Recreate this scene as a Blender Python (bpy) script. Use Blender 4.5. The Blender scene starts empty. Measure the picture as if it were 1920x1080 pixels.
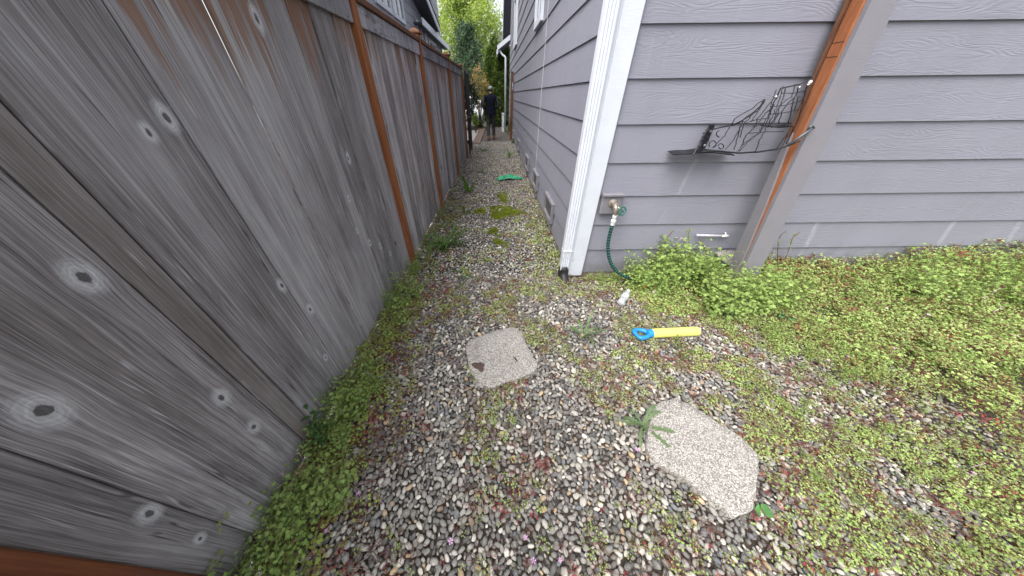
import bpy, bmesh, math, random
import numpy as np
from mathutils import Vector, Matrix, Euler

# ------------------------------------------------------------------ camera, world, sun, exposure
scn = bpy.context.scene
COL = scn.collection
FOC, PPX, PPY, CAMH, ROLL = 474.0, 931.0, 540.0, 1.5, 0.0115
PITCH = math.atan((540 - 177) / FOC)
_R0 = np.array([1, 0, 0.]); _F0 = np.array([0, math.cos(PITCH), -math.sin(PITCH)]); _U0 = np.array([0, math.sin(PITCH), math.cos(PITCH)])
_Rr = math.cos(ROLL) * _R0 - math.sin(ROLL) * _U0
_Ur = math.sin(ROLL) * _R0 + math.cos(ROLL) * _U0
CAMP = np.array([0, 0, CAMH])
cam_d = bpy.data.cameras.new('camera'); cam = bpy.data.objects.new('camera', cam_d); COL.objects.link(cam)
cam_d.sensor_width = 36; cam_d.lens = FOC * 36 / 1920; cam_d.shift_x = (960 - PPX) / 1920; cam_d.clip_start = 0.02; cam_d.clip_end = 500
m = Matrix.Identity(4)
for i in range(3):
    m[i][0] = _Rr[i]; m[i][1] = _Ur[i]; m[i][2] = -_F0[i]; m[i][3] = CAMP[i]
cam.matrix_world = m
scn.camera = cam

SUN_EL, SUN_AZ = 57.0, 228.0          # azimuth clockwise from +y: behind the camera
world = bpy.data.worlds.new('World'); scn.world = world; world.use_nodes = True
wt = world.node_tree; wt.nodes.clear()
sky = wt.nodes.new('ShaderNodeTexSky'); sky.sky_type = 'NISHITA'; sky.sun_disc = False
sky.sun_elevation = math.radians(SUN_EL); sky.sun_rotation = math.radians(SUN_AZ)
sky.air_density = 1.2; sky.dust_density = 4.0; sky.ozone_density = 1.0
hs = wt.nodes.new('ShaderNodeHueSaturation'); hs.inputs['Saturation'].default_value = 0.30
bg = wt.nodes.new('ShaderNodeBackground'); bg.inputs['Strength'].default_value = 0.15
wo = wt.nodes.new('ShaderNodeOutputWorld')
wt.links.new(sky.outputs[0], hs.inputs['Color']); wt.links.new(hs.outputs[0], bg.inputs[0]); wt.links.new(bg.outputs[0], wo.inputs[0])
sun_d = bpy.data.lights.new('sun', 'SUN'); sun_d.energy = 1.5; sun_d.angle = math.radians(50); sun_d.color = (1.0, 0.97, 0.93)
sun = bpy.data.objects.new('sun', sun_d); COL.objects.link(sun)
_d = Vector((math.sin(math.radians(SUN_AZ)) * math.cos(math.radians(SUN_EL)), math.cos(math.radians(SUN_AZ)) * math.cos(math.radians(SUN_EL)), math.sin(math.radians(SUN_EL))))
sun.rotation_euler = _d.to_track_quat('Z', 'Y').to_euler()
sun.location = _d * 40
scn.view_settings.view_transform = 'Standard'; scn.view_settings.look = 'None'
scn.view_settings.exposure = 1.0; scn.view_settings.gamma = 1.0; scn.view_settings.use_curve_mapping = False
scn.render.engine = 'CYCLES'
try:
    scn.cycles.use_denoising = True; scn.cycles.denoiser = 'OPENIMAGEDENOISE'
except Exception: pass
scn.cycles.use_adaptive_sampling = True; scn.cycles.adaptive_threshold = 0.02; scn.cycles.max_bounces = 5; scn.cycles.diffuse_bounces = 3; scn.cycles.transmission_bounces = 5; scn.cycles.transparent_max_bounces = 6
scn.cycles.caustics_reflective = False; scn.cycles.caustics_refractive = False

# ------------------------------------------------------------------ geometry helpers
rng = np.random.default_rng(11); random.seed(5)
def at(x, y, axis, val):
    """world point where the sight line of a photo pixel meets the plane axis = val"""
    d = (x - PPX) / FOC * _Rr - (y - PPY) / FOC * _Ur + _F0
    return CAMP + d * (val - CAMP[axis]) / d[axis]
def gr(x, y, z=0.0): return at(x, y, 2, z)

class MB:
    def __init__(s): s.v = []; s.f = []; s.mi = []
    def add(s, V, F, mi=0):
        n = len(s.v); s.v += [tuple(map(float, p)) for p in V]; s.f += [tuple(i + n for i in q) for q in F]; s.mi += [mi] * len(F); return s
    def box(s, x0, x1, y0, y1, z0, z1, mi=0):
        V = [(x, y, z) for z in (z0, z1) for y in (y0, y1) for x in (x0, x1)]
        return s.add(V, [(0, 2, 3, 1), (4, 5, 7, 6), (0, 1, 5, 4), (2, 6, 7, 3), (0, 4, 6, 2), (1, 3, 7, 5)], mi)
    def cbox(s, x0, x1, y0, y1, z0, z1, c=0.003, mi=0, M=None):
        """box with chamfered edges"""
        X = (x0, x1); Y = (y0, y1); Z = (z0, z1); V = []; ix = {}
        for i in (0, 1):
            for j in (0, 1):
                for k in (0, 1):
                    p = (X[i], Y[j], Z[k]); sg = (1 - 2 * i, 1 - 2 * j, 1 - 2 * k)
                    for a in range(3):
                        q = [p[b] + (0 if b == a else sg[b] * c) for b in range(3)]
                        ix[i, j, k, a] = len(V); V.append(q)
        F = []
        for a in range(3):
            b, d = (a + 1) % 3, (a + 2) % 3
            for e in (0, 1):
                q = []
                for (u, w) in ((0, 0), (1, 0), (1, 1), (0, 1)):
                    k = [0] * 3; k[a] = e; k[b] = u; k[d] = w; q.append(ix[k[0], k[1], k[2], a])
                F.append(q if e else q[::-1])
            for u in (0, 1):
                for w in (0, 1):
                    k0 = [0] * 3; k0[b] = u; k0[d] = w; k1 = list(k0); k1[a] = 1
                    q = [ix[(*k0, b)], ix[(*k1, b)], ix[(*k1, d)], ix[(*k0, d)]]
                    F.append(q)
        for i in (0, 1):
            for j in (0, 1):
                for k in (0, 1): F.append([ix[i, j, k, 0], ix[i, j, k, 1], ix[i, j, k, 2]])
        if M is not None: V = [tuple(M @ Vector(p)) for p in V]
        return s.add(V, F, mi)
    def tube(s, P, r, seg=8, cap=True, mi=0, mis=None):
        P = [np.array(p, float) for p in P]; n = len(P)
        rs = r if hasattr(r, '__len__') else [r] * n
        V = []; F = []; up = np.array([0.13, 0.21, 0.97]); b = None; mm = []
        for i in range(n):
            t = P[min(i + 1, n - 1)] - P[max(i - 1, 0)]; t /= (np.linalg.norm(t) + 1e-12)
            if b is None:
                b = np.cross(t, up if abs(t @ up) < 0.95 else np.array([1, 0, 0.]))
            b = b - t * (b @ t); b /= (np.linalg.norm(b) + 1e-12); c = np.cross(t, b)
            for k in range(seg):
                a = 2 * math.pi * k / seg; V.append(P[i] + rs[i] * (b * math.cos(a) + c * math.sin(a)))
        for i in range(n - 1):
            for k in range(seg):
                k2 = (k + 1) % seg; F.append((i * seg + k, i * seg + k2, (i + 1) * seg + k2, (i + 1) * seg + k)); mm.append(mis[i] if mis else mi)
        if cap:
            F.append(tuple(range(seg))[::-1]); F.append(tuple((n - 1) * seg + k for k in range(seg))); mm += [mi, mi]
        k0 = len(s.mi); s.add(V, F, mi); s.mi[k0:] = mm
        return s
    def prism(s, poly, z0, z1, mi=0):
        n = len(poly); V = [(p[0], p[1], z0) for p in poly] + [(p[0], p[1], z1) for p in poly]
        return s.add(V, [tuple(range(n))[::-1], tuple(range(n, 2 * n))] + [(i, (i + 1) % n, n + (i + 1) % n, n + i) for i in range(n)], mi)
    def lathe(s, prof, seg=16, M=None, mi=0):
        V = []; F = []
        for (r, z) in prof:
            for k in range(seg):
                a = 2 * math.pi * k / seg; V.append((r * math.cos(a), r * math.sin(a), z))
        for i in range(len(prof) - 1):
            for k in range(seg):
                k2 = (k + 1) % seg; F.append((i * seg + k, i * seg + k2, (i + 1) * seg + k2, (i + 1) * seg + k))
        F.append(tuple(range(seg))[::-1]); F.append(tuple((len(prof) - 1) * seg + k for k in range(seg)))
        if M is not None: V = [tuple(M @ Vector(p)) for p in V]
        return s.add(V, F, mi)

def rootof(o):
    while o.parent: o = o.parent
    return o
def mk(name, mb, mats, parent=None, smooth=False, loc=None):
    """one mesh object; vertices of mb are world coordinates (relative to loc when loc is given)"""
    V = np.array(mb.v, float).reshape(-1, 3)
    me = bpy.data.meshes.new(name)
    if parent is not None and loc is None:
        V = V - np.array(rootof(parent).location)
    me.from_pydata(V.tolist(), [], mb.f)
    mats = mats if isinstance(mats, (list, tuple)) else [mats]
    for x in mats: me.materials.append(x)
    if len(mats) > 1: me.polygons.foreach_set('material_index', mb.mi)
    if smooth: me.polygons.foreach_set('use_smooth', [True] * len(me.polygons))
    me.update()
    o = bpy.data.objects.new(name, me); COL.objects.link(o)
    if parent is not None: o.parent = parent
    if loc is not None:
        o.location = Vector(loc) - (Vector(rootof(parent).location) if parent is not None else Vector())
    return o
def tag(o, label=None, cat=None, group=None, kind=None):
    if label: o['label'] = label
    if cat: o['category'] = cat
    if group: o['group'] = group
    if kind: o['kind'] = kind
    return o
def thing(name, loc, label, cat, group=None):
    o = bpy.data.objects.new(name, None); COL.objects.link(o); o.location = loc; o.empty_display_size = 0.1
    return tag(o, label, cat, group)
def autosmooth(o, ang=40):
    me = o.data; bm = bmesh.new(); bm.from_mesh(me)
    bmesh.ops.recalc_face_normals(bm, faces=bm.faces)
    for f in bm.faces: f.smooth = True
    for e in bm.edges:
        if len(e.link_faces) == 2 and e.calc_face_angle(0) > math.radians(ang): e.smooth = False
    bm.to_mesh(me); bm.free(); return o
def fixn(o):
    me = o.data; bm = bmesh.new(); bm.from_mesh(me); bmesh.ops.recalc_face_normals(bm, faces=bm.faces); bm.to_mesh(me); bm.free(); return o

_tab = np.random.default_rng(3).random((256, 256))
def vnoise(x, y, f=1.0, o=0):
    """smooth value noise 0..1"""
    x = np.asarray(x, float) * f + 17.3 * o + 100; y = np.asarray(y, float) * f + 9.1 * o + 100
    xi = np.floor(x).astype(int); yi = np.floor(y).astype(int); u = x - xi; v = y - yi
    u = u * u * (3 - 2 * u); v = v * v * (3 - 2 * v); T = lambda a, b: _tab[a % 256, b % 256]
    return (T(xi, yi) * (1 - u) + T(xi + 1, yi) * u) * (1 - v) + (T(xi, yi + 1) * (1 - u) + T(xi + 1, yi + 1) * u) * v
def sstep(a, b, x): t = np.clip((np.asarray(x, float) - a) / (b - a), 0, 1); return t * t * (3 - 2 * t)

# ------------------------------------------------------------------ material helpers
class NT:
    def __init__(s, name):
        s.mat = bpy.data.materials.new(name); s.mat.use_nodes = True; s.t = s.mat.node_tree; s.t.nodes.clear()
        s.out = s.t.nodes.new('ShaderNodeOutputMaterial'); s.p = s.t.nodes.new('ShaderNodeBsdfPrincipled')
        s.t.links.new(s.p.outputs[0], s.out.inputs[0])
    def put(s, sock, v):
        if isinstance(v, bpy.types.NodeSocket): s.t.links.new(v, sock)
        elif v is not None:
            if hasattr(sock.default_value, '__len__') and not hasattr(v, '__len__'): v = [v] * len(sock.default_value)
            if hasattr(v, '__len__') and len(sock.default_value) == 4 and len(v) == 3: v = (*v, 1)
            sock.default_value = v
    def n(s, ty, **k):
        x = s.t.nodes.new(ty)
        for a, b in k.items(): setattr(x, a, b)
        return x
    def m(s, op, a, b=None, c=None, clamp=False):
        x = s.n('ShaderNodeMath', operation=op, use_clamp=clamp)
        s.put(x.inputs[0], a)
        if b is not None: s.put(x.inputs[1], b)
        if c is not None: s.put(x.inputs[2], c)
        return x.outputs[0]
    def vec(s, x, y, z):
        c = s.n('ShaderNodeCombineXYZ'); s.put(c.inputs[0], x); s.put(c.inputs[1], y); s.put(c.inputs[2], z); return c.outputs[0]
    def pos(s):
        g = s.n('ShaderNodeNewGeometry'); sp = s.n('ShaderNodeSeparateXYZ'); s.t.links.new(g.outputs['Position'], sp.inputs[0]); return g.outputs['Position'], sp.outputs[0], sp.outputs[1], sp.outputs[2]
    def obj(s):
        g = s.n('ShaderNodeTexCoord'); sp = s.n('ShaderNodeSeparateXYZ'); s.t.links.new(g.outputs['Object'], sp.inputs[0]); return g.outputs['Object'], sp.outputs[0], sp.outputs[1], sp.outputs[2]
    def rnd(s): return s.n('ShaderNodeObjectInfo').outputs['Random']
    def noise(s, v, scale=1.0, detail=3.0, rough=0.55, dist=0.0, col=False):
        x = s.n('ShaderNodeTexNoise'); s.put(x.inputs['Vector'], v); s.put(x.inputs['Scale'], scale); x.inputs['Detail'].default_value = detail
        x.inputs['Roughness'].default_value = rough; x.inputs['Distortion'].default_value = dist
        return x.outputs['Color' if col else 'Fac']
    def voro(s, v, scale, feature='F1', out='Distance'):
        x = s.n('ShaderNodeTexVoronoi', feature=feature); s.put(x.inputs['Vector'], v); s.put(x.inputs['Scale'], scale); return x.outputs[out]
    def ramp(s, f, stops, interp='LINEAR'):
        x = s.n('ShaderNodeValToRGB'); x.color_ramp.interpolation = interp; e = x.color_ramp.elements
        while len(e) < len(stops): e.new(0.5)
        for q, (p, c) in zip(e, stops):
            q.position = p; q.color = (*c, 1) if len(c) == 3 else c
        s.put(x.inputs[0], f); return x.outputs[0]
    def mix(s, f, a, b, mode='MIX'):
        x = s.n('ShaderNodeMix', data_type='RGBA', blend_type=mode); s.put(x.inputs[0], f); s.put(x.inputs[6], a); s.put(x.inputs[7], b); return x.outputs[2]
    def ss(s, a, b, x):
        q = s.n('ShaderNodeMapRange', interpolation_type='SMOOTHSTEP'); s.put(q.inputs[0], x); s.put(q.inputs[1], a); s.put(q.inputs[2], b); return q.outputs[0]
    def bump(s, h, strength=0.3, dist=0.005):
        x = s.n('ShaderNodeBump'); x.inputs['Strength'].default_value = strength; x.inputs['Distance'].default_value = dist; s.put(x.inputs['Height'], h)
        s.t.links.new(x.outputs[0], s.p.inputs['Normal']); return x
    def set(s, color=None, rough=None, metal=None, spec=None, **k):
        if color is not None: s.put(s.p.inputs['Base Color'], color)
        if rough is not None: s.put(s.p.inputs['Roughness'], rough)
        if metal is not None: s.put(s.p.inputs['Metallic'], metal)
        if spec is not None: s.put(s.p.inputs['Specular IOR Level'], spec)
        for a, b in k.items(): s.put(s.p.inputs[a], b)
        return s.mat
def simple(name, col, rough=0.6, metal=0.0, var=0.15, scale=30.0, bump=0.0, spec=0.5):
    t = NT(name); P, x, y, z = t.obj(); n = t.noise(P, scale, 4)
    c = t.mix(t.m('MULTIPLY', n, 1.0), [q * (1 - var) for q in col], [min(1, q * (1 + var)) for q in col])
    t.set(c, rough, metal, spec)
    if bump: t.bump(n, bump, 0.004)
    return t.mat

# ------------------------------------------------------------------ materials
KNOTS = [(.284, .957, .017), (.492, .639, .013), (.483, .43, .012), (.188, .561, .012), (.168, .335, .008), (.509, 1.157, .015), (.922, 1.454, .013), (.848, 1.423, .009),
         (1.506, 1.756, .015), (1.854, 1.173, .012), (.935, .813, .011), (.997, .609, .011), (1.764, .603, .010), (.917, .31, .008), (1.70, 0.96, .008), (1.90, .50, .010), (2.02, .36, .008), (1.66, .75, .008)]
def fence_wood(name, brown=0.0, knots=True, stain=True, gain=1.0):
    t = NT(name); P, x, y, z = t.pos(); r = t.rnd()
    dmin = None; dy = None
    for (ky, kz, kr) in (KNOTS if knots else ()):
        a = t.m('SUBTRACT', y, ky); b = t.m('MULTIPLY', t.m('SUBTRACT', z, kz), 0.62)
        d2 = t.m('MULTIPLY_ADD', a, a, t.m('MULTIPLY', b, b))
        d = t.m('MULTIPLY', t.m('SQRT', d2), 1 / kr)
        dmin = d if dmin is None else t.m('MINIMUM', dmin, d)
        g = t.m('MULTIPLY', a, t.m('EXPONENT', t.m('MULTIPLY', d2, -1 / (2.4 * kr) ** 2)))
        dy = g if dy is None else t.m('ADD', dy, g)
    wob = t.m('MULTIPLY', t.m('SUBTRACT', t.noise(t.vec(t.m('MULTIPLY', y, 5.0), t.m('MULTIPLY', z, 1.3), t.m('MULTIPLY', r, 50)), 1, 2), .5), .03)
    gy0 = t.m('ADD', y, wob); gy = t.m('MULTIPLY_ADD', dy, -0.5, gy0) if dy is not None else gy0
    def st(fy, fz, k, det=3.0, rough=.6, g=None): return t.noise(t.vec(t.m('MULTIPLY', g or gy, fy), t.m('MULTIPLY', z, fz), t.m('MULTIPLY', r, k)), 1, det, rough)
    g1 = st(125, 1.0, 37, 5, .72); g2 = st(520, 8, 11, 3, .65); g3 = st(22, .35, 71, 3); bl = t.noise(t.vec(t.m('MULTIPLY', y, 7), t.m('MULTIPLY', z, 1.8), t.m('MULTIPLY', r, 7)), 1, 4)
    tone = t.m('ADD', t.m('MULTIPLY_ADD', g1, .36, t.m('MULTIPLY', g2, .30)), t.m('MULTIPLY_ADD', g3, .18, t.m('MULTIPLY', bl, .26)))
    tone = t.m('ADD', tone, t.m('MULTIPLY_ADD', r, .12, -.075)); tone = t.m('MULTIPLY_ADD', t.m('SUBTRACT', tone, .535), 1.25, .555)
    rl = t.m('SINE', t.m('MULTIPLY', t.m('MULTIPLY_ADD', gy, 120.0, t.m('MULTIPLY', st(9, .35, 33, 2, .5), 9.0)), 6.2832)); rl2 = t.m('SINE', t.m('MULTIPLY', t.m('MULTIPLY_ADD', gy, 310.0, t.m('MULTIPLY', st(14, .5, 57, 2, .5), 12.0)), 6.2832))
    vis = t.ss(.40, .62, t.noise(t.vec(t.m('MULTIPLY', y, 16), t.m('MULTIPLY', z, 1.0), t.m('MULTIPLY', r, 83)), 1, 3))
    tone = t.m('ADD', tone, t.m('MULTIPLY', vis, t.m('MULTIPLY_ADD', t.m('MINIMUM', rl, .2), .045, t.m('MULTIPLY', t.m('MINIMUM', rl2, .3), .03))))
    c = t.ramp(tone, [(.36, (.080, .075, .080)), (.47, (.180, .171, .183)), (.56, (.285, .276, .298)), (.66, (.415, .41, .445)), (.8, (.55, .55, .59))])
    if gain != 1.0: c = t.mix(1.0, c, (gain * 1.03, gain, gain * .96), 'MULTIPLY')
    # brown where the weather has not greyed the wood: below the fascia, and in loose streaks
    s1 = t.noise(t.vec(t.m('MULTIPLY', gy, 26), t.m('MULTIPLY', z, .8), t.m('MULTIPLY', r, 23)), 1, 4, .65)
    top = t.ss(.0, .45, t.m('ADD', t.m('MULTIPLY', t.m('SUBTRACT', z, 1.72), 1.9), t.m('MULTIPLY', t.m('SUBTRACT', s1, .45), 3.2)))
    top = t.m('MULTIPLY', top, t.ss(1.15, 1.75, z))
    top = t.m('MULTIPLY', top, t.ss(.20, .55, t.m('FRACT', t.m('MULTIPLY', r, 7.13))))
    brn = t.mix(s1, (.075, .038, .024), (.34, .17, .095))
    c = t.mix(t.m('MULTIPLY', top, .80 if stain else .0), c, brn)
    lo = t.m('MULTIPLY', t.ss(.50, .72, t.noise(t.vec(t.m('MULTIPLY', gy, 9), t.m('MULTIPLY', z, .7), t.m('MULTIPLY', r, 61)), 1, 3)), .10 if not brown else .6)
    if brown: lo = t.m('ADD', lo, brown, clamp=True)
    c = t.mix(lo, c, t.mix(g1, (.095, .075, .062), (.29, .23, .185)))
    # checks and splits
    q = st(26, .55, 91, 2, .5); msk = t.ss(.53, .60, t.noise(t.vec(t.m('MULTIPLY', y, 11), t.m('MULTIPLY', z, 1.2), t.m('MULTIPLY', r, 5)), 1, 2))
    if dmin is not None: msk = t.m('MULTIPLY', msk, t.ss(3.0, 5.5, dmin))
    cr = t.m('MULTIPLY', t.m('SUBTRACT', 1, t.ss(.002, .012, t.m('ABSOLUTE', t.m('SUBTRACT', q, .5)))), msk)
    c = t.mix(t.m('MULTIPLY', cr, .85), c, (.012, .011, .012))
    q2 = st(70, .8, 19, 2, .5); fz = t.m('MULTIPLY', t.m('SUBTRACT', 1, t.ss(.002, .02, t.m('ABSOLUTE', t.m('SUBTRACT', q2, .56)))), t.ss(.56, .62, t.noise(t.vec(t.m('MULTIPLY', y, 14), t.m('MULTIPLY', z, 3), t.m('MULTIPLY', r, 44)), 1, 2)))
    c = t.mix(t.m('MULTIPLY', fz, .7), c, (.55, .55, .57))
    if not knots:
        if not stain: c = t.mix(t.m('MULTIPLY', t.ss(.52, .70, t.noise(t.vec(t.m('MULTIPLY', y, 3.0), t.m('MULTIPLY', z, 14), r), 1, 5, .7)), .75), c, (.045, .028, .022))
        t.set(c, .82, 0, .25); t.bump(t.m('MULTIPLY_ADD', g1, .6, t.m('MULTIPLY', g2, .45)), .55, .004); return t.mat
    # knots: pale worn halo, rings, dark heart
    dn = t.m('ADD', dmin, t.m('MULTIPLY', t.m('SUBTRACT', t.noise(P, 60, 3), .5), .9))
    halo = t.m('SUBTRACT', 1, t.ss(1.0, 2.7, dn)); rings = t.m('MULTIPLY_ADD', t.m('SINE', t.m('MULTIPLY', dn, 13)), .10, .9)
    hc = t.mix(1.0, t.ramp(g2, [(.3, (.45, .45, .47)), (.7, (.74, .74, .77))]), rings, 'MULTIPLY')
    c = t.mix(t.m('MULTIPLY', halo, .82), c, hc)
    heart = t.m('SUBTRACT', 1, t.ss(.50, .78, dn)); c = t.mix(t.m('MULTIPLY', heart, .9), c, t.mix(g2, (.035, .03, .03), (.12, .11, .11)))
    t.set(c, .82, 0, .25)
    h = t.m('MULTIPLY_ADD', st(125, 1.0, 37, 5, .72, gy0), .6, t.m('MULTIPLY', st(520, 8, 11, 3, .65, gy0), .45))
    t.bump(h, .7, .004)
    return t.mat
def cedar(name, lo=(.155, .048, .018), hi=(.40, .155, .060), axis='z'):
    t = NT(name); P, x, y, z = t.pos(); r = t.rnd(); u = t.m('ADD', x, y)
    g1 = t.noise(t.vec(t.m('MULTIPLY', x, 60), t.m('MULTIPLY', y, 60), t.m('MULTIPLY_ADD', z, 2.2, t.m('MULTIPLY', r, 30))), 1, 5, .65)
    g2 = t.noise(t.vec(t.m('MULTIPLY', x, 260), t.m('MULTIPLY', y, 260), t.m('MULTIPLY', z, 9)), 1, 3)
    f = t.m('MULTIPLY_ADD', g1, .7, t.m('MULTIPLY', g2, .3))
    c = t.ramp(f, [(.32, lo), (.5, [(a + b) / 2 for a, b in zip(lo, hi)]), (.7, hi)])
    st = t.m('MULTIPLY', t.ss(.55, .7, t.noise(t.vec(t.m('MULTIPLY', u, 12), t.m('MULTIPLY', z, 1.6), r), 1, 4)), .55); c = t.mix(st, c, (.09, .05, .04))
    t.set(c, .75, 0, .25); t.bump(f, .5, .003); return t.mat
def siding(name, base, along):
    """painted fibre-cement lap siding with pressed wood grain; along = 0 runs in x, 1 in y"""
    t = NT(name); P, x, y, z = t.pos(); r = t.rnd(); u = x if along == 0 else y
    n1 = t.noise(t.vec(t.m('MULTIPLY_ADD', u, 1.15, t.m('MULTIPLY', r, 91)), t.m('MULTIPLY', z, 9.0), t.m('MULTIPLY', r, 40)), 1, 2.5, .5, .4)
    rid = t.m('SINE', t.m('MULTIPLY', n1, 150.0))
    fine = t.noise(t.vec(t.m('MULTIPLY', u, 14), t.m('MULTIPLY', z, 240), t.m('MULTIPLY', r, 13)), 1, 4, .6)
    vis = t.ss(.35, .65, t.noise(t.vec(t.m('MULTIPLY', u, 1.6), t.m('MULTIPLY', z, 14), t.m('MULTIPLY', r, 3)), 1, 2))
    h = t.m('ADD', t.m('MULTIPLY', t.m('MULTIPLY', rid, vis), .32), t.m('MULTIPLY', fine, .9))
    dirt = t.noise(t.vec(t.m('MULTIPLY', u, 2.5), t.m('MULTIPLY', z, 1.1), r), 1, 5, .6)
    c = t.mix(dirt, [b * .86 for b in base], [b * 1.12 for b in base])
    c = t.mix(t.m('MULTIPLY', t.ss(.55, .75, t.noise(t.vec(t.m('MULTIPLY', u, 30), t.m('MULTIPLY', z, 2.2), 3.0), 1, 4)), .10), c, (.45, .45, .48))
    if along == 0:      # pale rub marks left on the paint
        sm = None
        for (ax, az, bx, bz, w, k) in ((1.574, 1.075, 1.535, .80, .016, .55), (1.50, .70, 1.47, .56, .010, .3), (3.05, .06, 2.94, .53, .022, .75), (4.27, .30, 4.187, .53, .022, .8), (4.92, .31, 4.807, .52, .02, .7)):
            dx, dz = bx - ax, bz - az; L2 = dx * dx + dz * dz
            h1 = t.m('SUBTRACT', x, ax); h2 = t.m('SUBTRACT', z, az)
            q = t.m('MULTIPLY', t.m('MULTIPLY_ADD', h1, dx, t.m('MULTIPLY', h2, dz)), 1 / L2, clamp=True)
            ex = t.m('SUBTRACT', h1, t.m('MULTIPLY', q, dx)); ez = t.m('SUBTRACT', h2, t.m('MULTIPLY', q, dz))
            d = t.m('SQRT', t.m('MULTIPLY_ADD', ex, ex, t.m('MULTIPLY', ez, ez)))
            g = t.m('MULTIPLY', t.m('SUBTRACT', 1, t.ss(w * .3, w * 1.6, d)), k); sm = g if sm is None else t.m('MAXIMUM', sm, g)
        gr_ = t.ss(.30, .75, t.noise(t.vec(t.m('MULTIPLY_ADD', x, 160, t.m('MULTIPLY', z, 40)), t.m('MULTIPLY', z, 9), 0), 1, 4))
        c = t.mix(t.m('MULTIPLY', t.m('MULTIPLY', sm, gr_), .75), c, (.56, .56, .60))
        st = t.m('MULTIPLY', t.m('SUBTRACT', 1, t.ss(.0, .36, t.m('ADD', z, t.m('MULTIPLY', t.m('SUBTRACT', t.noise(t.vec(t.m('MULTIPLY', x, 9), t.m('MULTIPLY', z, 9), 0), 1, 5), .5), .6)))), .5)
        c = t.mix(st, c, (.13, .12, .11))
    t.set(c, .62, 0, .35); t.bump(h, .55, .0030); return t.mat
def white_paint(name, base=(.70, .73, .80), comb=True):
    t = NT(name); P, x, y, z = t.pos()
    g = t.noise(t.vec(t.m('MULTIPLY', x, 25), t.m('MULTIPLY', y, 25), t.m('MULTIPLY', z, 260)), 1, 4, .6)
    b = t.noise(P, 9, 5)
    c = t.mix(b, [q * .88 for q in base], [min(1, q * 1.06) for q in base])
    dr = t.m('MULTIPLY', t.ss(.55, .75, t.noise(P, 22, 5, .7)), t.m('SUBTRACT', 1, t.ss(.05, .5, z))); c = t.mix(t.m('MULTIPLY', dr, .7), c, (.20, .19, .16))
    t.set(c, .55, 0, .4)
    if comb: t.bump(g, .45, .003)
    return t.mat

M_FENCE = fence_wood('weathered_fence_wood', 0, True, True, .90); M_FENCE_B = fence_wood('brown_fence_wood', .30, False, True, .95); M_FENCE_L = fence_wood('pale_fence_wood', 0, True, True, 1.32); M_FENCE_N = fence_wood('weathered_fence_wood_plain', .12, False, True, 1.4); M_FASCIA = fence_wood('weathered_fascia_wood', 0, False, False)
M_CEDAR = cedar('orange_cedar'); M_CEDARL = cedar('bare_orange_cedar', (.21, .068, .028), (.43, .17, .075)); M_CEDARD = cedar('brown_cedar', (.06, .03, .02), (.22, .10, .055)); M_CEDARP = cedar('dark_red_cedar', (.07, .022, .010), (.20, .070, .030))  # the last one is a darker red cedar for the nearest posts
GREY = (.274, .274, .330)
M_SIDX = siding('grey_siding_front', GREY, 0); M_SIDY = siding('grey_siding_side', GREY, 1)
M_NSID = siding('neighbour_siding', (.33, .34, .38), 1)
M_WHITE = white_paint('white_trim_paint'); M_WMETAL = white_paint('white_metal', (.72, .75, .82), False)
M_GPAINT = white_paint('grey_trim_paint', (.235, .225, .250)); M_SOFFIT = simple('dark_soffit', (.075, .078, .095), .8)
M_CONC = simple('concrete', (.30, .26, .22), .9, 0, .3, 40, .4); M_BLACKP = simple('black_plastic', (.018, .018, .02), .5); M_BLACKM = simple('black_metal', (.022, .023, .028), .45, .4)
M_GLASS = NT('window_glass').set((.10, .13, .16), .06, 0, .8)
M_SCREEN = simple('vent_screen', (.10, .10, .10), .7, 0, .4, 300)
M_SHINGLE = simple('roof_shingle', (.09, .09, .10), .9, 0, .4, 25, .5)
# ------------------------------------------------------------------ ground
def fence_x(y): return -1.0 + 0.02 * y
t = NT('dark_soil'); P, x, y, z = t.pos()
n = t.noise(P, 9, 6, .65); v = t.voro(P, 55); vc = t.voro(P, 55, out='Color')
far = t.ss(6.0, 11.0, y)
sp = t.n('ShaderNodeSeparateColor'); t.t.links.new(vc, sp.inputs[0])
c = t.mix(n, (.036, .028, .022), (.105, .082, .064))
st = t.ramp(sp.outputs[0], [(0, (.05, .05, .052)), (.5, (.19, .185, .18)), (1, (.46, .45, .43))])
c = t.mix(t.m('MULTIPLY', t.ss(.55, .35, v), t.m('MULTIPLY_ADD', far, .55, .4)), c, st)
t.set(c, .95, 0, .2); t.bump(t.m('MULTIPLY_ADD', n, .5, t.m('SUBTRACT', .5, v)), .6, .01); M_SOIL = t.mat
gs = 36; xs = np.concatenate([[-60, -20], np.linspace(-6, 8, gs), [20, 60]]); ys = np.concatenate([[-30, -8], np.linspace(-3, 20, gs + 14), [40, 120]])
mb = MB(); V = [(a, b, -.016 + .008 * (vnoise(a, b, 2.0) - .5)) for b in ys for a in xs]; nx = len(xs)
mb.add(V, [(j * nx + i, j * nx + i + 1, (j + 1) * nx + i + 1, (j + 1) * nx + i) for j in range(len(ys) - 1) for i in range(nx - 1)])
ground = tag(mk('ground', mb, M_SOIL, smooth=True), 'dark soil under the gravel and weeds between fence and house', None, None, 'structure')

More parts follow.
